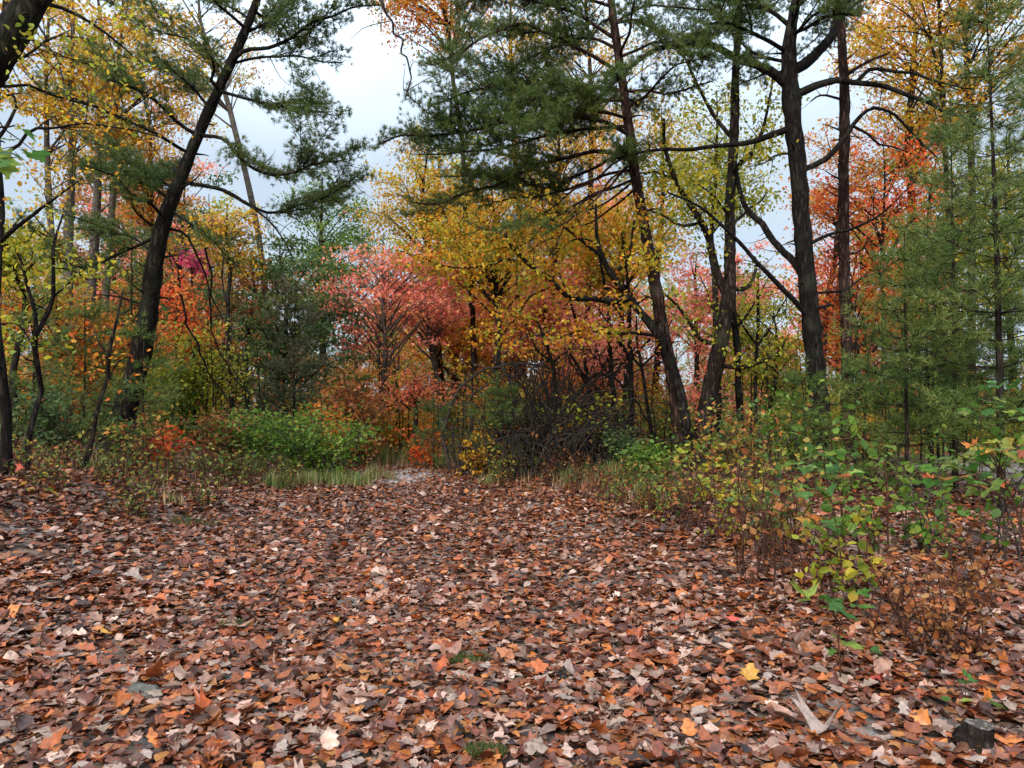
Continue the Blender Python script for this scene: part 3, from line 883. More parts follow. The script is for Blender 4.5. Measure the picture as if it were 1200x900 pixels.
# pine with the straight tilted trunk right of the trail
traced_tree('pine_tree', 'tall pine with tilted bare trunk right of trail and broad dark boughs reaching left', 14.0,
    [(801, 548, 14), (797, 510, 12.5), (790, 450, 11.5), (780, 405, 11), (772, 360, 10.5), (765, 320, 10), (757, 275, 9.5), (750, 235, 9), (744, 195, 8.5), (738, 150, 8), (730, 95, 7.5), (722, 40, 7), (712, -40, 5.5), (700, -140, 3)],
    BARK_RED,
    limbs=[
     ([(740, 160), (705, 142), (660, 132), (610, 138), (560, 152), (510, 160), (470, 158), (445, 168)], 4, 1.2, -1.4, .12, .62, 1.0),
     ([(739, 150), (700, 150), (650, 158), (600, 170), (545, 178), (495, 180)], 3.2, 1.2, .8, .15, .55, 1.0),
     ([(743, 185), (705, 178), (655, 188), (605, 206), (555, 222), (515, 238), (485, 236)], 4, 1.2, -.6, .3, .5, .85),
     ([(745, 198), (705, 205), (660, 224), (610, 232), (565, 240)], 3, 1, .9, .35, .45, .65),
     ([(732, 110), (695, 102), (645, 96), (590, 102), (540, 110), (505, 122)], 3.6, 1.2, .8, .2, .6, 1.0),
     ([(734, 118), (690, 116), (650, 112), (615, 120)], 3, 1.2, -1.6, .1, .6, 1.0),
     ([(728, 82), (690, 62), (650, 42), (605, 32), (560, 48), (528, 75)], 3.6, 1.2, -.9, .2, .55, .9),
     ([(722, 44), (685, 22), (640, 8), (590, -8), (550, -5)], 3.4, 1.2, .5, .15, .55, .9),
     ([(716, -10), (670, -30), (620, -50)], 3, 1, -.6, .15, .55, .9),
     ([(718, 10), (680, -5), (630, -12), (575, -5), (530, 10)], 3, 1, 1.2, .15, .6, .95),
     ([(725, 60), (690, 45), (640, 60), (600, 78), (560, 88)], 3, 1, 1.5, .15, .6, .95),
     ([(720, 25), (745, 25), (775, 40), (800, 62)], 3, 1, -1.3, .15, .55, .9),
     ([(736, 135), (690, 130), (645, 145), (600, 155)], 3, 1, -1.9, .1, .6, .95),
     ([(741, 165), (700, 195), (650, 214), (605, 218), (560, 205), (520, 205)], 3, 1, 1.8, .2, .55, .75),
     ([(744, 190), (715, 215), (680, 250), (640, 275)], 2, .7, -1.4, .6, .4, .3),
     ([(747, 210), (700, 245), (650, 250), (600, 262)], 2, .7, 1.3, .6, .4, .3),
     ([(743, 180), (690, 212), (640, 248), (590, 268), (560, 268)], 2, .7, -1.8, .6, .4, .35),
     ([(746, 205), (708, 222), (672, 240), (640, 262), (620, 285)], 2.6, .9, -.5, None, .3, .4),
     ([(748, 220), (722, 240), (690, 262), (655, 268)], 2.4, .9, .6, None, .3, .4),
     ([(744, 192), (715, 215), (690, 232), (665, 255), (650, 290)], 2.0, .8, -.9, None, .3, .4),
     ([(732, 100), (760, 108), (795, 108), (832, 98)], 3, 1, -.8, .2, .45, .7),
     ([(727, 70), (765, 50), (805, 48), (845, 38)], 3, 1, .7, .2, .5, .85),
     ([(720, 25), (750, 10), (790, 5), (830, 12)], 2.6, 1, -.5, .2, .5, .85),
    ], needle=NEEDLE, extra=7, ext_z=(5.6, 9))

# big dark pine with forked top
traced_tree('pine_tree', 'stout dark pine on the right with forked top and long crooked limbs', 13.5,
    [(966, 530, 17), (962, 480, 16), (957, 430, 15.5), (951, 370, 15), (946, 320, 14.5), (940, 260, 14), (935, 200, 14), (930, 150, 14), (927, 110, 15), (926, 85, 14), (925, 60, 12), (930, 20, 9), (940, -40, 7), (945, -130, 3)],
    BARK_BLACK,
    limbs=[
     ([(929, 88), (945, 74), (962, 58), (974, 40), (984, 12), (992, -40)], 10, 5, .6, .6, .5, .8),
     ([(924, 102), (908, 88), (888, 77), (861, 64), (835, 52), (800, 51), (773, 56), (755, 67), (734, 83), (712, 104)], 8.5, 2, -.9, .8, .4, .6),
     ([(930, 150), (905, 158), (880, 165), (850, 170), (800, 174), (755, 178), (705, 190)], 6, 1.5, -.3, .75, .4, .5),
     ([(935, 112), (950, 103), (970, 97), (1000, 96), (1030, 100), (1065, 113), (1100, 126), (1135, 142)], 7, 1.8, -.8, .7, .35, .35),
     ([(1004, 96), (1022, 80), (1050, 84), (1085, 92), (1125, 104), (1143, 107)], 3.5, 1.2, -.3, None, .3, .4),
     ([(952, 196), (970, 184), (989, 160), (1002, 142), (1022, 128), (1050, 138), (1075, 160), (1100, 185)], 5, 1.3, .7, None, .3, .4),
     ([(1000, 148), (1030, 165), (1062, 178)], 2.5, 1, .5, None, .3, .4),
     ([(955, 285), (976, 271), (1003, 264), (1028, 254), (1045, 240)], 3.2, 1.2, -.6, None, .3, .3),
     ([(955, 345), (985, 340), (1015, 325), (1045, 318)], 2.4, 1, .6, None, .3, .3),
     ([(950, 374), (924, 346), (897, 318), (874, 292), (850, 270), (818, 244), (780, 228)], 5, 1.5, -.9, None, .3, .3),
     ([(945, 335), (925, 300), (905, 278), (885, 258), (872, 238), (862, 200)], 7, 4, 1.5, None, .3, .3),
     ([(935, 175), (912, 180), (893, 192), (880, 196)], 2, .8, -.4, None, .3, .3),
     ([(925, 62), (895, 45), (860, 30), (825, 28)], 4, 1.5, -.9, .25, .5, .95),
     ([(930, 30), (900, 12), (865, 5), (830, -5)], 4, 1.5, .5, .2, .5, .95),
     ([(928, 40), (950, 25), (975, 18), (1005, 22)], 3.5, 1.5, -.9, .2, .45, .9),
     ([(932, 10), (960, -10), (1000, -15)], 3.5, 1.5, .6, .2, .5, .9),
     ([(924, 70), (890, 62), (862, 42), (842, 15)], 3, 1.2, .9, .3, .5, .9),
    ], needle=NEEDLE, extra=5, ext_z=(7.2, 9.5))

# broadleaf with two stems behind the tilted pine
traced_tree('oak_tree', 'forked dark oak growing close behind the tilted pine, yellow green leaves', 14.8,
    [(818, 540, 16), (826, 490, 14.5), (836, 440, 14), (845, 395, 13), (852, 350, 12), (855, 318, 10), (857, 270, 9), (860, 200, 8), (862, 140, 8), (862, 85, 6.5), (866, 20, 5), (870, -60, 3)],
    BARK,
    limbs=[
     ([(850, 345), (840, 318), (832, 288), (822, 262), (806, 238), (792, 210), (782, 180), (776, 140)], 8, 2.5, -.5, None, .3, .3),
     ([(846, 400), (830, 402), (810, 385), (793, 358), (778, 342)], 4, 1.5, -.5, None, .3, .3),
     ([(842, 428), (868, 430), (892, 424), (912, 412), (920, 396)], 4, 1.5, -.6, None, .3, .3),
     ([(855, 342), (872, 338), (884, 325), (887, 312)], 4, 2.5, .4, None, .3, .3),
     ([(860, 205), (885, 170), (900, 130), (905, 80)], 4, 1.5, .6, None, .3, .3),
     ([(861, 160), (835, 130), (815, 95), (800, 60)], 4, 1.5, .5, None, .3, .3),
     ([(857, 265), (880, 245), (900, 225)], 3, 1.2, .8, None, .3, .3),
     ([(822, 262), (800, 262), (775, 250), (750, 245)], 3, 1.2, .6, None, .3, .3),
     ([(792, 210), (768, 200), (745, 205)], 2.5, 1, -.3, None, .3, .3),
    ], leafm='ygreen', leaf_n=3800, leaf_size=.10, extra=4, ext_z=(5, 8))

traced_tree('oak_tree', 'crooked young oak with low arching limb of yellow green leaves over the brush', 13.6,
    [(806, 548, 8), (803, 500, 8), (797, 460, 8), (786, 425, 8), (776, 400, 8), (762, 380, 7), (745, 358, 6.5), (733, 338, 6), (719, 325, 5), (708, 305, 4.5), (700, 280, 3.5), (698, 240, 2)],
    BARK_BLACK,
    limbs=[
     ([(738, 352), (722, 354), (700, 353), (677, 350), (653, 337), (633, 320), (617, 305), (600, 290), (590, 270)], 6, 2, -.9, None, .3, .3),
     ([(626, 312), (593, 303), (567, 313), (533, 313), (493, 303), (470, 296)], 2.5, 1, -.9, None, .3, .3),
     ([(770, 395), (735, 392), (700, 390), (680, 388), (650, 398)], 3, 1.2, -.5, None, .3, .3),
     ([(650, 335), (620, 350), (600, 380), (580, 400)], 1.8, .8, -.6, None, .3, .3),
     ([(719, 325), (735, 300), (740, 270), (752, 240)], 3, 1.2, -.5, None, .3, .3),
     ([(708, 305), (680, 280), (655, 262), (630, 250)], 3, 1.2, -.3, None, .3, .3),
    ], leafm='olivegold', leaf_n=3200, leaf_size=.10, extra=2, ext_z=(3, 5))

traced_tree('pine_tree', 'slim reddish pine trunk standing just right of the stout dark pine', 15.5,
    [(992, 520, 10), (991, 420, 9.5), (991, 320, 9), (990, 220, 8.5), (989, 130, 8.5), (986, 60, 7), (985, -20, 6), (984, -130, 3)], BARK_RED,
    limbs=[([(989, 90), (1012, 75), (1040, 62)], 3.5, 1.5, -.4, None, .3, .3), ([(988, 120), (965, 110), (950, 118)], 2.5, 1, -.5, None, .3, .3),
           ([(986, 20), (1010, 0), (1040, -20)], 3, 1, .6, .2, .5, .8), ([(985, -30), (960, -50), (930, -60)], 3, 1, -.5, .2, .5, .8),
           ([(991, 300), (1010, 290), (1025, 275)], 2, .8, -.4, None, .3, .3)], needle=NEEDLE, extra=2, ext_z=(8, 9.5))

# left edge
traced_tree('oak_tree', 'straight dark trunk at the far left edge with sparse yellow leaves', 9.0,
    [(8, 600, 9), (5, 520, 8), (2, 430, 7.5), (0, 340, 7), (-3, 240, 7), (-5, 120, 6), (-4, 20, 5), (0, -80, 3)], BARK_BLACK,
    limbs=[([(-3, 190), (20, 172), (36, 152), (60, 150), (78, 148), (100, 144), (140, 150), (190, 160)], 3.2, 1, -.3, None, .3, .3),
           ([(-3, 160), (20, 130), (12, 110), (-10, 95)], 3, 1.2, .3, None, .3, .3),
           ([(0, 290), (20, 262), (45, 250), (70, 230), (95, 205)], 4, 1, -.6, None, .3, .3),
           ([(-4, 90), (30, 60), (70, 40), (110, 50)], 3, 1, .5, None, .3, .3),
           ([(-4, 60), (25, 20), (50, -30)], 3, 1, -.3, None, .3, .3)], leafm='gold', leaf_n=800, leaf_size=.065, extra=2, ext_z=(4, 6))
traced_tree('sapling', 'forked black sapling near the left edge in front of orange leaves', 9.5,
    [(30, 575, 4.5), (35, 510, 4.2), (41, 450, 4.2), (45, 410, 4.5), (47, 392, 4.5), (57, 370, 3.8), (64, 335, 3.2), (70, 295, 2.5), (74, 250, 1.5)], BARK_BLACK,
    limbs=[([(47, 395), (40, 365), (30, 335), (22, 305), (15, 290)], 3.8, 1.8, -.2, None, .3, .3),
           ([(45, 410), (30, 384), (12, 379), (-10, 384)], 1.8, .8, .2, None, .3, .3),
           ([(64, 340), (85, 325), (100, 318)], 1.8, .8, .2, None, .3, .3)], leafm='ygreen', leaf_n=350, leaf_size=.09, sides=9)
traced_tree('sapling', 'thin bare sapling leaning right at the foot of the big left pine', 10.5,
    [(95, 562, 4), (106, 515, 3.6), (116, 470, 3.4), (127, 420, 3), (137, 375, 2.4), (143, 340, 1.4)], BARK,
    limbs=[([(120, 450), (133, 425), (150, 415)], 1.6, .7, .2, None, .3, .3), ([(127, 420), (112, 400), (104, 385)], 1.6, .7, .2, None, .3, .3)], leafm='orange', leaf_n=90, leaf_size=.09, sides=8)
traced_tree('oak_tree', 'thick leaning trunk crossing the top left corner with green leaves', 6.0,
    [(-420, 760, 40), (-330, 520, 36), (-230, 360, 33), (-130, 230, 31), (-50, 130, 29), (0, 62, 27), (40, 5, 25), (90, -80, 22), (140, -190, 16)], barkmat('corner_bark', (.013, .011, .009), (.060, .050, .038), (.05, .065, .03)),
    limbs=[([(45, 0), (85, 15), (120, 38), (155, 62)], 4, 1.2, .2, None, .3, .3), ([(20, 35), (60, 60), (75, 90)], 2.5, 1, -.3, None, .3, .3),
           ([(70, -50), (130, -20), (190, -15)], 4, 1.2, .4, None, .3, .3)], leafm='ygreen', leaf_n=300, leaf_size=.062, sides=18)

# slender stems in the thicket right of centre
for i, (pts, lab, lm, ln) in enumerate([
    ([(742, 540, 5), (741, 480, 4.6), (740, 420, 4.5), (738, 380, 4), (735, 330, 3), (728, 270, 1.5)], 'slim upright dark sapling just left of the tilted pine', 'pink', 260),
    ([(720, 548, 5), (722, 490, 4.6), (716, 440, 4.4), (714, 400, 4.4), (712, 350, 3), (700, 290, 1.5)], 'dark sapling with slight bend rising from the brush pile', 'pink', 260),
    ([(690, 545, 4), (697, 500, 3.8), (690, 450, 3.6), (682, 405, 3.4), (672, 365, 2.5), (655, 320, 1.3)], 'sapling leaning left above the brush pile with pink leaves', 'pink', 320),
    ([(655, 520, 4), (652, 470, 3.6), (648, 430, 3.2), (637, 395, 2.6), (626, 370, 1.3)], 'thin dark sapling standing in the middle of the brush pile', 'orange', 200),
    ([(868, 500, 6), (864, 440, 6), (861, 385, 6), (858, 330, 5), (857, 280, 3)], 'straight black stem close to the right of the forked oak', 'ygreen', 200),
    ([(888, 520, 3.2), (886, 460, 3), (887, 400, 3), (889, 350, 2.6), (888, 320, 1.2)], 'very thin stem between forked oak and stout pine', 'ygreen', 220),
    ([(765, 520, 3.4), (757, 470, 3.2), (752, 430, 3), (748, 400, 2.4), (746, 370, 1.2)], 'thin crooked stem against the tilted pine trunk', 'redor', 150)]):
    traced_tree('sapling', lab, 15.2 + .5 * (i % 3), pts, BARK_BLACK,
        limbs=[([(pts[2][0], pts[2][1]), (pts[2][0] + s_ * 22, pts[2][1] - 25), (pts[2][0] + s_ * 40, pts[2][1] - 62)], 2.2, .8, .3 * s_, None, .3, .3) for s_ in (-1, 1)],
        leafm=lm, leaf_n=ln, leaf_size=.09, sides=8)

# ------------------------------------------------------------------ autumn trees of the middle distance
BL = [
 # label, px, Y, cx, top, bot, hw, rad, mat, n, clumps, extra
 ('golden orange tree with pale slender trunk on the far left', 72, 19, 70, -60, 235, 95, 6, 'gold', 6500, 60, dict(bark=BARK_GREY, stems=2)),
 ('orange gold tree behind the left pine, filling the upper left', 118, 22, 150, -50, 225, 95, 6, 'gold', 8000, 70, dict(bark=BARK_GREY, stems=2)),
 ('rich orange tree tucked behind the left pine trunk', 190, 24, 170, 90, 300, 70, 5, 'orange', 5000, 50, dict(bark=BARK)),
 ('low orange understory tree at left behind the black sapling', 60, 14.5, 70, 335, 470, 95, 4, 'orange', 3800, 42, dict(bark=BARK)),
 ('small red orange tree just right of the left pine trunk', 205, 18, 205, 315, 440, 40, 3, 'redor', 1500, 24, dict()),
 ('bright yellow small tree hanging right of the left pine', 268, 17.5, 272, 232, 330, 34, 3, 'gold', 1300, 20, dict()),
 ('yellow green understory tree right of the left pine base', 232, 16, 225, 385, 480, 50, 3, 'ygreen', 1900, 26, dict()),
 ('tiny magenta leaved sapling glimpsed beside the left pine', 226, 20, 226, 292, 325, 16, 2, 'magenta', 260, 8, dict(cs=.6)),
 ('rusty pink sapling behind the hanging dead vines', 290, 19, 290, 300, 400, 40, 3, 'rust', 1300, 24, dict()),
 ('yellow green leafy tree at far left edge', 15, 13, 18, 235, 350, 50, 4, 'ygreen', 1800, 26, dict()),
 ('soft green tree left of the pink maple', 380, 25, 374, 192, 400, 66, 5, 'green', 6500, 52, dict(T=T_OVAL)),
 ('dark green bushy tree behind the left bank', 318, 19, 330, 270, 500, 82, 4, 'deep', 8000, 58, dict(T=T_OVAL, flat=.22, twigs=5)),
 ('pink red maple with fine grey branches beside the trail end', 448, 20, 452, 262, 420, 94, 4, 'pink', 4300, 54, dict(bark=BARK_GREY, flat=.16, twigs=8)),
 ('second pinkish maple behind the arching vines', 520, 22, 500, 300, 415, 74, 4, 'pink', 3200, 42, dict(bark=BARK_GREY, flat=.3, twigs=5)),
 ('low red orange maple with flat layered sprays at the trail end', 487, 17, 490, 432, 476, 62, 3, 'coral', 900, 30, dict(flat=.2)),
 ('orange tree rising behind the red orange layered maple', 505, 24, 545, 300, 470, 88, 4.5, 'orange', 6500, 58, dict()),
 ('golden yellow thicket tree at the trail end', 462, 24, 480, 455, 545, 62, 3, 'gold', 3000, 36, dict()),
 ('rusty orange tree standing where the trail disappears', 430, 23, 425, 420, 540, 45, 3.5, 'orange', 2600, 32, dict()),
 ('yellow green oak above the pink maple', 520, 23, 500, 160, 330, 80, 5, 'gold', 5200, 50, dict()),
 ('yellow olive oak under the dark pine boughs', 585, 20, 580, 195, 350, 90, 5, 'olivegold', 7000, 66, dict()),
 ('golden oak behind the dark pine boughs', 640, 24, 655, 110, 330, 82, 5, 'gold', 7000, 64, dict()),
 ('tall golden tree behind the boughs of the tilted pine', 690, 26, 690, -90, 190, 95, 4, 'gold', 5200, 56, dict()),
 ('yellow green tall tree left of the tall golden one', 610, 27, 600, -60, 170, 70, 4, 'olivegold', 2600, 40, dict()),
 ('coral leaved tree behind the arching vines and brush', 640, 21, 640, 310, 440, 78, 3.5, 'pink', 3800, 46, dict(flat=.3)),
 ('orange gold tree spreading behind the fiery maples', 960, 24, 985, 130, 330, 70, 4, 'orange', 4200, 48, dict()),
 ('thin crowned gold tree high left behind the pine boughs', 330, 27, 235, -60, 130, 90, 4, 'gold', 3600, 44, dict(bark=BARK_GREY)),
 ('small gold leaved tree at the top of the sky gap', 560, 21, 512, -60, 62, 96, 3, 'orange', 4200, 44, dict()),
 ('orange tree rising behind the brush pile', 600, 22, 605, 345, 470, 72, 4, 'orange', 4600, 46, dict()),
 ('pinkish red tree between saplings right of the brush pile', 705, 24, 700, 340, 480, 90, 4, 'pink', 6000, 56, dict()),
 ('yellow leaved tree behind the crooked young oak', 735, 20, 725, 215, 365, 65, 4, 'olivegold', 5000, 48, dict()),
 ('orange thicket tree low behind the tilted pine', 760, 24, 750, 440, 545, 75, 3.5, 'orange', 3200, 36, dict()),
 ('salmon red tree glimpsed between the two right trunks', 815, 25, 818, 285, 450, 56, 4, 'pink', 4600, 40, dict()),
 ('yellow green tree high above the forked oak', 840, 21, 835, 90, 300, 62, 4, 'ygreen', 4200, 46, dict()),
 ('gold leaved tree left of the forked oak top', 770, 23, 775, 110, 300, 52, 4, 'gold', 3000, 36, dict()),
 ('yellow green understory tree left of the stout pine', 905, 19, 902, 335, 500, 52, 3.5, 'ygreen', 3600, 40, dict()),
 ('fiery red orange maple right of the stout dark pine', 1035, 17.5, 1030, 150, 310, 84, 3, 'redor', 2300, 40, dict(flat=.3, T=T_OVAL)),
 ('lower red orange maple between the stout pine and white pines', 1010, 18, 1000, 280, 430, 62, 3, 'redor', 1500, 30, dict(flat=.3)),
 ('golden orange oak filling the upper right corner', 1130, 18, 1120, -150, 165, 130, 4.5, 'gold', 9500, 90, dict(stems=2)),
 ('orange tree behind the golden corner oak', 1075, 22, 1060, -30, 150, 80, 5, 'orange', 4200, 48, dict()),
 ('yellow green tree behind the right white pines', 1110, 20, 1105, 165, 400, 92, 5, 'ygreen', 7500, 70, dict()),
 ('orange yellow tree above the fiery maple on the right', 1060, 23, 1075, 110, 240, 70, 4, 'gold', 3600, 42, dict()),
 ('olive green tree at the right frame edge behind the pines', 1185, 19, 1185, 120, 420, 62, 5, 'ygreen', 4600, 50, dict()),
]
for (lab, px, Y, cx, top, bot, hw, rad, mat, n_, cl, kw) in BL:
    kind = 'maple_tree' if 'maple' in lab else 'oak_tree' if ' oak' in lab else 'sapling' if 'sapling' in lab else 'autumn_tree'
    broadleaf(kind, lab, px, Y, cx, top, bot, hw, rad, mat, n=n_, clumps=cl, size=.088 * (.92 if Y < 18 else 1.0), **kw)

# ------------------------------------------------------------------ soft young pines
white_pine('young_pine', 'feathery young white pine right of the stout pine', 1062, 9.5, 3.4, 1.15)
white_pine('young_pine', 'tall feathery white pine at the right edge', 1172, 8.6, 6.2, 1.6, lean=-.1, bare=.2)
white_pine('young_pine', 'slim feathery white pine between two others on the right', 1118, 10.5, 5.4, 1.25, bare=.2)
white_pine('young_pine', 'white pine with drooping soft boughs left of the tall ones', 1090, 11.5, 4.2, 1.1, bare=.2)
white_pine('young_pine', 'short dense white pine low beside the stout pine', 1018, 11, 2.0, .8, K=16)
white_pine('young_pine', 'white pine at far right behind the tall one', 1215, 10.5, 6.0, 1.4, K=12)
white_pine('young_pine', 'soft green white pine left of the big left pine', 98, 12.8, 2.6, 1.0, K=14)
white_pine('young_pine', 'white pine with loose boughs in front of the left pine trunk', 168, 12.0, 2.3, .9, K=11, dens=.55)
white_pine('young_pine', 'taller loose white pine behind the left pine', 152, 14.5, 4.4, 1.1, K=12, dens=.6)
white_pine('young_pine', 'small white pine growing in front of the brush pile', 583, 14.2, 1.9, .75, K=16)
white_pine('young_pine', 'little dark pine left of the brush pile by the trail', 508, 15.2, 1.5, .6, K=12, mat=NEEDLE)
white_pine('young_pine', 'young pine at the left edge behind the black sapling', 38, 11.5, 2.6, 1.0, K=12, dens=.6)
white_pine('young_pine', 'young green pine left of the trail end near the maple', 415, 17.5, 2.3, .8, K=12)
white_pine('young_pine', 'dark conical pine behind the green bush on the left bank', 345, 17, 4.2, 1.6, K=13, mat=NEEDLE_OLD)
white_pine('young_pine', 'slim pine below the stout dark pine', 945, 12.5, 1.9, .8, K=13)

# ------------------------------------------------------------------ brush, vines, bushes
BRUSH = barkmat('old_brush_bark', (.030, .025, .021), (.12, .10, .085), scale=30, bump=.3)
def brush_pile():
    x0, Y0 = at(640, 470, 14.6)[0], 14.6
    th = thing('brush_pile', 'dark tangled heap of dead branches and vines right of the trail end', 'brush pile', (x0, Y0, G(x0, Y0)))
    q = MB()
    for i in range(900):
        a = rng.uniform(0, 6.28); r_ = rng.uniform(0, 1.7)
        b = np.array([x0 + r_ * math.cos(a), Y0 + .8 * r_ * math.sin(a), 0]); b[2] = G(b[0], b[1])
        tilt = rng.uniform(-.9, .9); L = rng.uniform(.6, 3.0) * (1 - .4 * r_ / 1.35)
        d = np.array([-.35 * (b[0] - x0) + rng.normal(0, .5), rng.normal(0, .4), rng.uniform(.15, 1.1)]); d = nrm(d)
        e = b + d * L
        mid = (b + e) / 2 + np.array([0, 0, .22 * L]) + rng.normal(0, .12, 3)
        P, r2 = resample([b, mid, e], [rng.uniform(.009, .026), .010, .004], 9)
        tube(q, P, r2, 4, cap=False)
    q.build('dead_branches', BRUSH, th, th.location)
    q = MB()
    P = np.stack([x0 + rng.normal(0, .6, 420), Y0 - .2 + rng.normal(0, .4, 420), np.zeros(420)], 1)
    P[:, 2] = ground(P[:, 0], P[:, 1]) + rng.uniform(0, 1.0, 420)
    leaves(q, P, .09, T_OVAL)
    q.build('caught_leaves', LM['rust'], th, th.location)
brush_pile()

def vine(label, Y, pts, r, nside=10, name='vine', mat=None):
    P = px_poly(pts, Y, .6)
    q = MB()
    m_ = max(16, len(pts) * 6)
    P2, _ = resample(P, np.ones(len(P)), m_); P2 = wiggle(P2, .03, m_)
    r *= 1.5
    tube(q, P2, np.linspace(r, r * .45, m_), 6, .08)
    for _ in range(nside):
        i = rng.integers(3, m_ - 1)
        e = P2[i] + nrm(rng.normal(0, 1, 3) * [1, .8, .8] + [0, 0, -.2]) * rng.uniform(.2, .8)
        tube(q, *resample([P2[i], (P2[i] + e) / 2 + rng.normal(0, .05, 3), e], [r * .4, .005, .002], 6), 3, cap=False)
    o = q.build(name, mat or TWIG, None, tuple(P2[0]))
    tag(o, label, 'vine')
vine('long grey vine arching high from the trail end over the brush pile', 15, [(528, 555), (520, 510), (528, 470), (550, 445), (580, 430), (610, 425), (640, 430), (668, 450), (680, 490)], .022, 26)
vine('second arching vine just inside the higher one', 15.3, [(535, 550), (532, 510), (545, 478), (570, 452), (598, 440), (625, 447)], .018, 22)
vine('tall thin dead stem arching over the right half of the brush pile', 15.1, [(612, 548), (618, 500), (632, 455), (655, 425), (690, 410), (722, 425)], .016, 26)
vine('dead branch rising steeply out of the brush pile', 14.9, [(640, 545), (648, 490), (660, 440), (668, 400), (664, 365)], .016, 24)
vine('dead stem leaning up and left from the brush pile', 14.8, [(600, 450), (588, 430), (595, 410), (620, 392), (650, 385)], .018, 14)
vine('black vine looping between saplings right of the brush pile', 15, [(668, 480), (680, 455), (695, 442), (715, 440), (735, 455), (750, 478), (762, 500)], .022, 14, mat=BARK_BLACK)
vine('dark crooked branch slanting from saplings to the ground right of the brush', 14.6, [(668, 415), (685, 440), (705, 462), (725, 485), (740, 505), (748, 530)], .02, 10, mat=BARK_BLACK)
vine('fallen dark limb lying against the brush pile foot', 14.3, [(640, 520), (665, 528), (700, 532), (730, 545)], .035, 14, name='dead_limb', mat=BARK_BLACK)
vine('hanging dead vine right of the big left pine', 13.6, [(212, 345), (222, 380), (232, 410), (245, 438), (262, 465), (280, 480)], .016, 24, mat=BARK_BLACK)
vine('second dead vine drooping toward the green bush on the left', 14, [(240, 290), (248, 330), (246, 370), (255, 405), (272, 440), (290, 460)], .014, 26, mat=BARK_BLACK)
vine('leafless vine strand hanging beside the yellow tree on the left', 14.4, [(262, 300), (262, 340), (270, 380), (268, 420), (284, 452)], .012, 22)
vine('bare twig dangling into the sky gap at the top', 8.0, [(442, -30), (452, 5), (462, 30), (470, 55), (476, 85), (478, 112)], .011, 8, name='hanging_branch')

shrub('bush', 'vivid green leafy bush at the left side of the trail end', 365, 13.4, 1.25, 1.15, 46, 'green', 3400, .07, sig=.13, low=.15, T=T_OVAL)
shrub('bush', 'second lower green bush left of the vivid one', 285, 13.8, 1.0, 1.0, 30, 'green', 1700, .075, sig=.10, low=.15)
shrub('bush', 'low bright green bush at the foot of the tilted pine', 762, 12.2, .55, .5, 22, 'green', 1300, .075, sig=.09, low=.1)
shrub('bush', 'small green bush right of the brush pile by the trail', 730, 13.2, .75, .4, 16, 'deep', 800, .07, sig=.09, low=.1)
shrub('bush', 'red leaved little bush at the foot of the left pine', 190, 11.6, .75, .4, 12, 'redor', 260, .085, sig=.07)
shrub('bush', 'red orange little bush at the edge of the trail end', 496, 15.8, .9, .35, 12, 'redor', 420, .08, sig=.08)
shrub('bush', 'small yellow bush before the brush pile', 566, 14.0, .85, .35, 12, 'gold', 420, .08, sig=.08)
shrub('bush', 'yellow leaved thin shrub hanging over the brush on the right', 690, 14.0, 1.45, .55, 7, 'ygreen', 240, .09, sig=.09, low=.7)
shrub('bush', 'rusty low bush left of the green bushes', 250, 13.4, 1.0, .6, 18, 'rust', 700, .08, sig=.1)
shrub('bush', 'orange pink low bush above the green bush on the left', 380, 15.5, 1.35, .7, 16, 'orange', 700, .085, sig=.1, low=.5)
shrub('bush', 'dim green bush at the left frame edge', 60, 11.0, 1.1, .7, 20, 'deep', 900, .08, sig=.1, low=.15)
shrub('bush', 'brownish thin bush between the left saplings', 150, 11.2, .95, .6, 18, 'mixed', 380, .08, sig=.1, low=.2)
shrub('bush', 'mixed yellow bush behind the right hand shrubs', 880, 10.5, 1.35, .7, 12, 'mixed', 420, .075, sig=.1, low=.25)
shrub('bush', 'orange and yellow bush below the forked oak', 845, 12.0, 1.25, .6, 16, 'mixed', 700, .08, sig=.1, low=.3)
shrub('bush', 'green bush below the stout dark pine', 925, 11.0, 1.6, .6, 12, 'green', 520, .08, sig=.1, low=.3)

# right hand verge, closer
shrub('shrub', 'broad many stemmed shrub with small green and orange leaves on the right verge', 915, 6.8, 1.05, .55, 14, 'mixed', 330, .07, sig=.06, twigmat=STALK)
shrub('shrub', 'yellow green thin shrub at the trail edge on the right', 850, 7.6, .95, .45, 10, 'ygreen', 200, .066, sig=.06, twigmat=STALK)
shrub('shrub', 'tall leafy shrub with bright green leaves in front of the white pine', 1000, 6.2, 1.25, .5, 9, 'green', 190, .08, sig=.06, twigmat=STALK)
shrub('shrub', 'low orange and green shrub left of the verge shrubs', 800, 9.2, .8, .45, 10, 'mixed', 230, .07, sig=.06, twigmat=STALK)
shrub('shrub', 'reddish stemmed leafless shrub on the right verge', 900, 6.0, .95, .4, 11, 'rust', 60, .06, sig=.05, twigmat=STALK)
shrub('shrub', 'green shrub under the white pines at right', 1085, 6.6, 1.0, .5, 10, 'green', 230, .08, sig=.06)
shrub('shrub', 'small yellow leaved shrub low on the right verge', 985, 5.2, .62, .35, 7, 'ygreen', 120, .07, sig=.06, twigmat=STALK)
shrub('shrub', 'sparse green shrub at the right frame edge', 1190, 6.2, 1.35, .5, 8, 'green', 190, .08, sig=.07)
shrub('fern', 'dried rust coloured fern on the right among seedlings', 1085, 4.35, .5, .34, 12, 'rust', 300, .042, sig=.025, twigmat=STALK, low=.25, cat='fern')
shrub('fern', 'second rust coloured dead fern behind the maple sapling', 1130, 5.0, .55, .36, 12, 'rust', 240, .042, sig=.025, twigmat=STALK, low=.25, cat='fern')

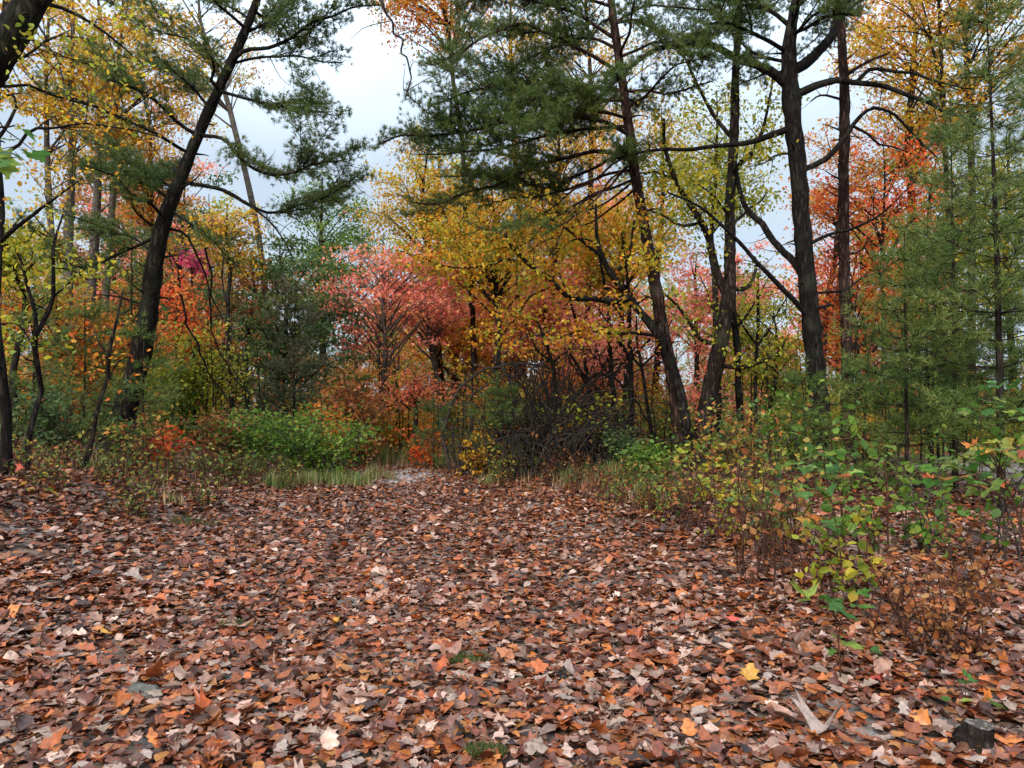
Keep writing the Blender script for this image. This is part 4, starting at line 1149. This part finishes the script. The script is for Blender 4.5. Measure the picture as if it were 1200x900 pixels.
# bare crooked stems in the thicket
bs0 = None
for (px, Y) in [(670, 15.6), (684, 16.4), (700, 15.2), (712, 16.8), (728, 15.8), (750, 16.6), (775, 15.9), (632, 16.6), (612, 15.8), (596, 16.8), (556, 16.2), (545, 17), (470, 18), (452, 18.6), (440, 19), (300, 16), (280, 15.4), (262, 16.2), (240, 15.6), (880, 15), (905, 15.6), (930, 16), (1000, 14), (1040, 14.5), (1085, 13.5), (1120, 14), (60, 14), (85, 15), (120, 15.5)]:
    x = at(px, 470, Y)[0]
    if bs0 is None or rng.random() < .12:
        bs0 = shrub('bare_sapling', 'thin dark crooked bare stem in the thicket behind the front trees', px, Y, rng.uniform(2.2, 3.6), .5, 3, 'rust', 30, .09, twigmat=BARK_BLACK, sig=.06, group='bare stems in the thicket', cat='sapling', side=14, low=.25)
    else:
        dup(bs0, (x, Y, G(x, Y)), rng.uniform(0, 6.28), rng.uniform(.7, 1.3))

def maple_sapling(label, Y, stem, sprays, r=.006, name='maple_sapling'):
    """Stem in the photograph's position; sprays: (px, py, dz, number, leaf size, material key)."""
    b = at(stem[0][0], stem[0][1], Y); z0 = G(b[0], Y)
    th = thing(name, label, 'sapling', (b[0], Y, z0))
    P = np.array([[b[0], Y, z0 - .02]] + [at(x, y, Y) for x, y in stem[1:]])
    P, rr = resample(P, np.linspace(r, r * .4, len(P)), 18)
    q = MB(); tube(q, P, rr, 6, .05)
    by = {}
    for (px, py, dz, k, sz, mk) in sprays:
        c = at(px, py, Y + dz)
        i = int(np.argmin(abs(P[:, 2] - (c[2] - .12))))
        tp, tr = resample([P[i], P[i] * .5 + c * .5 + [0, 0, .03], c], [r * .6, r * .4, .0015], 7)
        tube(q, tp, tr, 4, cap=False)
        L = by.setdefault(mk, MB())
        f = np.linspace(.55, 1, k)
        A = np.stack([np.interp(f * 6, np.arange(7), tp[:, j]) for j in range(3)], 1)
        az = rng.uniform(0, 6.28) + np.arange(k) * 2.4
        pet = np.stack([np.cos(az), np.sin(az), np.full(k, .25)], 1) * rng.uniform(.03, .07, (k, 1))
        for a_, p_ in zip(A, pet):
            tube(q, [a_, a_ + p_ * .5, a_ + p_], [.0016, .0012, .001], 3, cap=False)
        leaves(L, A + pet, sz * rng.uniform(.75, 1.15, k), T_MAPLE, droop=(-14, 14), roll=16, curl=.22, fold=.18, az=az)
    q.build('stem', STALK, th, th.location)
    for mk, L in by.items(): L.build('foliage', LM[mk], th, th.location)
maple_sapling('maple sapling with broad bright green leaves at middle right', 5.0, [(990, 720), (985, 650), (975, 590), (962, 530)],
    [(965, 528, -.1, 7, .115, 'bright'), (995, 548, .1, 7, .115, 'bright'), (935, 545, .2, 6, .10, 'bright'), (1010, 560, -.2, 4, .10, 'turning'), (945, 575, -.2, 6, .10, 'bright'), (1005, 590, .3, 5, .10, 'turning'), (960, 615, 0, 5, .09, 'bright'), (930, 600, .2, 4, .09, 'turning')])
maple_sapling('low maple seedling with fresh green leaves rising from the litter', 3.9, [(985, 805), (984, 770), (980, 735), (975, 705)],
    [(955, 702, -.05, 4, .10, 'bright'), (985, 698, .1, 4, .10, 'bright'), (1000, 712, -.1, 3, .09, 'bright'), (985, 730, 0, 2, .09, 'turning'), (998, 762, -.1, 3, .09, 'bright'), (1002, 745, .1, 2, .08, 'turning')])
maple_sapling('maple sapling turning orange whose branch reaches in from the right edge', 4.2, [(1225, 800), (1215, 700), (1195, 610), (1170, 550), (1150, 530)],
    [(1125, 535, -.1, 6, .10, 'bright'), (1100, 545, .05, 6, .10, 'bright'), (1150, 522, .1, 5, .10, 'turning'), (1175, 528, -.2, 5, .10, 'turning'), (1110, 565, -.15, 5, .10, 'bright'), (1092, 562, .1, 3, .10, 'turning'), (1200, 520, .1, 4, .12, 'turning'), (1140, 560, .15, 3, .12, 'turning')], r=.008)
maple_sapling('slender sapling with green leaves under the white pines at far right', 6.2, [(1150, 640), (1148, 560), (1150, 490), (1155, 440)],
    [(1160, 470, 0, 4, .12, 'bright'), (1180, 450, .1, 4, .12, 'bright'), (1140, 480, -.1, 3, .11, 'bright'), (1190, 480, .1, 4, .12, 'bright')])
maple_sapling('tiny green seedling at front right beside the stump', 3.5, [(1130, 830), (1132, 800), (1135, 785)], [(1140, 812, 0, 3, .08, 'bright'), (1125, 800, .05, 2, .07, 'bright')], r=.003, name='seedling')
maple_sapling('yellow leaved seedling at the left edge of the bank', 8.4, [(40, 595), (42, 570), (44, 545)], [(42, 560, 0, 3, .11, 'turning'), (30, 545, .1, 2, .11, 'turning'), (55, 575, -.1, 3, .10, 'turning')], r=.005, name='seedling')
maple_sapling('bright green overhanging leaves close at the left edge', 2.6, [(-130, 640), (-125, 420), (-100, 260), (-50, 180), (-10, 150)],
    [(4, 148, 0, 3, .095, 'bright'), (14, 172, .05, 4, .10, 'bright'), (24, 184, .05, 3, .075, 'bright'), (2, 190, -.05, 3, .09, 'bright')], r=.006)

# bare seedling stalks and dry weeds
def weed(h, k, n_, mat):
    return
for i, (px, Y, h, lab) in enumerate([(1112, 4.2, .62, 'tall dark leafless stalk left of the dead ferns'), (1048, 4.6, .55, 'thin leafless stalk beside the maple seedling'), (940, 5.6, .7, 'brown leafless stalk at the front of the verge'),
                                     (1150, 4.0, .42, 'short bare stalk near the stump'), (745, 9.3, .75, 'thin weed stalk at the trail edge by the pines'), (292, 7.6, .42, 'lone dry stalk with seed tufts on the left side of the trail')]):
    shrub('bare_stalk', lab, px, Y, h, .16, 4, 'rust', 24, .05, twigmat=STALK, sig=.03, cat='stalk', side=2)

pr = shrub('dry_weed', 'clump of dry reddish weed stalks at the right trail edge', 700, 11.0, .55, .35, 13, 'rust', 80, .045, twigmat=STALK, sig=.04, cat='weed', group='dry weeds along the trail edge', side=2)
pr2 = shrub('dry_weed', 'clump of dry reddish weed stalks at the right trail edge', 760, 9.5, .6, .38, 12, 'mixed', 150, .05, twigmat=STALK, sig=.05, cat='weed', group='dry weeds along the trail edge', side=2)
for (px, Y) in [(640, 12.8), (672, 12.0), (720, 10.2), (735, 11.4), (785, 8.8), (770, 10.4), (815, 8.2), (895, 7.6), (610, 13.6), (590, 13.0), (655, 13.4), (830, 9.6), (870, 8.8), (930, 8.6)]:
    x = at(px, 470, Y)[0]
    dup(pr if rng.random() < .55 else pr2, (x, Y, G(x, Y)), rng.uniform(0, 6.28), rng.uniform(.7, 1.25))
pl = shrub('dry_weed', 'small clump of thin weeds on the leafy left bank', 120, 9.6, .5, .35, 20, 'mixed', 120, .05, twigmat=STALK, sig=.05, cat='weed', group='thin weeds on the left bank', side=2)
for (px, Y) in [(40, 9.0), (75, 10.2), (150, 10.4), (205, 10.8), (240, 11.2), (290, 11.6), (20, 9.8), (180, 9.6), (330, 12.0), (270, 12.4), (150, 8.5), (235, 9.6), (60, 8.6)]:
    x = at(px, 470, Y)[0]
    dup(pl, (x, Y, G(x, Y)), rng.uniform(0, 6.28), rng.uniform(.7, 1.3))

# ------------------------------------------------------------------ grass and undergrowth (nobody could count it)
def blades(mb, x, y, h, w=.006):
    n_ = len(x)
    b = np.stack([x, y, ground(x, y)], 1)
    a = rng.uniform(0, 6.28, n_); ln = h * rng.uniform(.5, 1.2, n_)
    d = np.stack([np.cos(a), np.sin(a)], 1) * (ln * rng.uniform(.1, .7, n_))[:, None]
    s = np.stack([-np.sin(a), np.cos(a), np.zeros(n_)], 1) * w
    m_ = b + np.concatenate([d * .35, (ln * .6)[:, None]], 1); e = b + np.concatenate([d, ln[:, None]], 1)
    V = np.stack([b - s, b + s, m_ + s * .7, m_ - s * .7, e], 1).reshape(-1, 3)
    k = np.arange(n_)[:, None] * 5
    mb.add(V, (np.array([[3, 2, 4]]) + k), (np.array([[0, 1, 2, 3]]) + k))
def patch(px, Y, rx, ry, n_):
    x0 = at(px, 470, Y)[0]
    return x0 + rng.normal(0, rx, n_), Y + rng.normal(0, ry, n_)
q = MB()
for (px, Y, rx, ry, n_, h) in [(330, 12.8, .9, .35, 1500, .26), (400, 13.6, .45, .4, 800, .28), (255, 12.2, .7, .4, 500, .24), (470, 17.2, 1.4, .5, 1500, .4), (570, 14.6, .6, .3, 500, .24), (640, 13.6, .7, .35, 700, .25),
                               (700, 12.4, .5, .5, 600, .25), (130, 10.8, .8, .5, 400, .22), (760, 11, .5, .5, 500, .22), (200, 9.5, .25, .2, 120, .2)]:
    for c in range(max(1, n_ // 110)):                      # grass grows in tussocks
        ox, oy = patch(px, Y, rx, ry, 1)
        k = int(rng.uniform(50, 170))
        blades(q, ox + rng.normal(0, .09, k), oy + rng.normal(0, .09, k), h * rng.uniform(.6, 1.25))
tag(q.build('grass', GRASS), 'green grass fringe along the foot of the bushes at the trail end', 'grass', kind='stuff')
q = MB()
for (px, Y, rx, ry, n_, h) in [(620, 13.4, .8, .4, 350, .22), (690, 12.0, .5, .5, 350, .22), (760, 10.2, .4, .5, 220, .2), (440, 16.4, 1.0, .4, 450, .36), (160, 10.6, 1.0, .4, 250, .28)]:
    blades(q, *patch(px, Y, rx, ry, n_), h, .005)
tag(q.build('dry_grass', DRY), 'straw coloured dry grass along the right edge of the trail', 'grass', kind='stuff')

q = MB()
n_ = 70000
y = rng.uniform(15.5, 40, n_); x = rng.uniform(-.85, .85, n_) * y
hh = .5 + 1.3 * np.clip(.5 + .5 * wob(x * .8, y * .8), 0, 1) ** 1.5
keep = (np.abs(x - path_c(y)) > 1.1) | (y > 17.5)
P = np.stack([x, y, ground(x, y) + hh * rng.random(n_) ** 1.3], 1)[keep]
leaves(q, P, .10 * rng.uniform(.6, 1.4, len(P)), T_DIAMOND)
tag(q.build('undergrowth', LM['mixed']), 'low mixed undergrowth covering the forest floor behind the front trees', 'undergrowth', kind='stuff')

# ------------------------------------------------------------------ understory bushes and saplings behind the front row
US = [('gold', 'golden leaved understory bush in the thicket behind the front trees', 2.4), ('orange', 'orange leaved understory bush in the thicket behind the front trees', 2.6),
      ('ygreen', 'yellow green understory bush in the thicket behind the front trees', 2.2), ('deep', 'dark green understory bush in the thicket behind the front trees', 2.0),
      ('rust', 'rusty brown understory bush in the thicket behind the front trees', 2.2), ('redor', 'red orange understory bush in the thicket behind the front trees', 2.3),
      ('green', 'fresh green understory bush in the thicket behind the front trees', 1.9), ('pink', 'salmon pink understory bush in the thicket behind the front trees', 2.6)]
def pick(u):
    if u < 260: w = [1.6, 1.4, 3, 3, 1.2, .3, 2.4, .2]
    elif u < 420: w = [.5, .7, 1.6, 3, 1.2, .3, 3, .3]
    elif u < 780: w = [3.6, 1.6, 2.6, .9, .8, .2, 1.6, .7]
    else: w = [1.6, 1, 3, 1.4, .8, .7, 2, .3]
    w = np.array(w); return rng.choice(8, p=w / w.sum())
up = {}
cells = [(px + rng.uniform(-22, 22), Y + rng.uniform(-1.2, 1.2)) for Y in (17.0, 19.5, 22.5, 26.0) for px in range(-60, 1270, 52)]
for (px, Y) in cells:
    x = at(px, 470, Y)[0]
    if abs(x - path_c(Y)) < .9 and Y < 18.5: continue
    k = pick(px); mat, lab, h = US[k]
    if k not in up or len(up[k]) == 0:
        up[k] = [shrub('understory_bush', lab, px, Y, h, .85, 9, mat, 1500, .095, T=T_DIAMOND, group=US[k][0] + ' understory bushes', low=.25, sig=.2, cat='bush')]
    else:
        sc = rng.uniform(.65, 1.25) * (.7 if Y < 19 else .9)
        dup(up[k][0], (x, Y, G(x, Y)), rng.uniform(0, 6.28), (sc * rng.uniform(.9, 1.2), sc, sc * rng.uniform(.8, 1.2)))

# ------------------------------------------------------------------ farther wood
q = MB()
n_ = 60000
a = rng.uniform(R(38), R(142), n_); r_ = rng.uniform(60, 78, n_)
x, y = r_ * np.cos(a), r_ * np.sin(a)
top = 6.0 + 2.2 * np.sin(a * 31) + 1.6 * np.sin(a * 67 + 1) + 1.2 * np.sin(a * 113 + 2)
P = np.stack([x, y, ground(x, y) + top * rng.random(n_) ** .8], 1)
leaves(q, P, .5 * rng.uniform(.6, 1.3, n_), T_DIAMOND)
tag(q.build('far_wood', leafmat('far_wood_leaves', [(.07, .09, .035), (.15, .14, .04), (.28, .17, .05), (.32, .13, .05), (.16, .09, .04)], clump=.3, nscale=.12)), 'far off wood closing the view between the trees', 'wood', kind='stuff')

FAR = {}
def far_proto(mat, label, seed):
    tb_ = broadleaf('distant_tree', label, 600, 34, 600, 150, 430, 95, 4, mat, n=5200, clumps=52, size=.15, group=label, cs=1.4, twigs=1)
    return tb_
spots = []
for k in range(64):
    Y = rng.uniform(30, 58); x = rng.uniform(-.8, .8) * Y
    if x > 8 and Y > 27 and ((x - 46) / 36) ** 2 + ((Y - 66) / 44) ** 2 < 1: continue
    spots.append((x, Y))
FL = [('gold', 'distant golden tree in the deep wood behind'), ('orange', 'distant orange tree in the deep wood behind'), ('ygreen', 'distant yellow green tree in the deep wood behind'),
      ('deep', 'distant dark green tree in the deep wood behind'), ('rust', 'distant rust brown tree in the deep wood behind'), ('pink', 'distant pinkish tree in the deep wood behind')]
for i, (mat, lab) in enumerate(FL):
    pr = far_proto(mat, lab, i)
    mine = spots[i::6]
    for j, (x, Y) in enumerate(mine):
        u = x / Y * F + 600
        sc = rng.uniform(.75, 1.15) * (.62 if 340 < u < 500 else 1)
        if j == 0:
            pr.location = (x, Y, G(x, Y)); pr.rotation_euler = (0, 0, rng.uniform(0, 6.28)); pr.scale = (sc,) * 3
        else:
            dup(pr, (x, Y, G(x, Y)), rng.uniform(0, 6.28), sc)
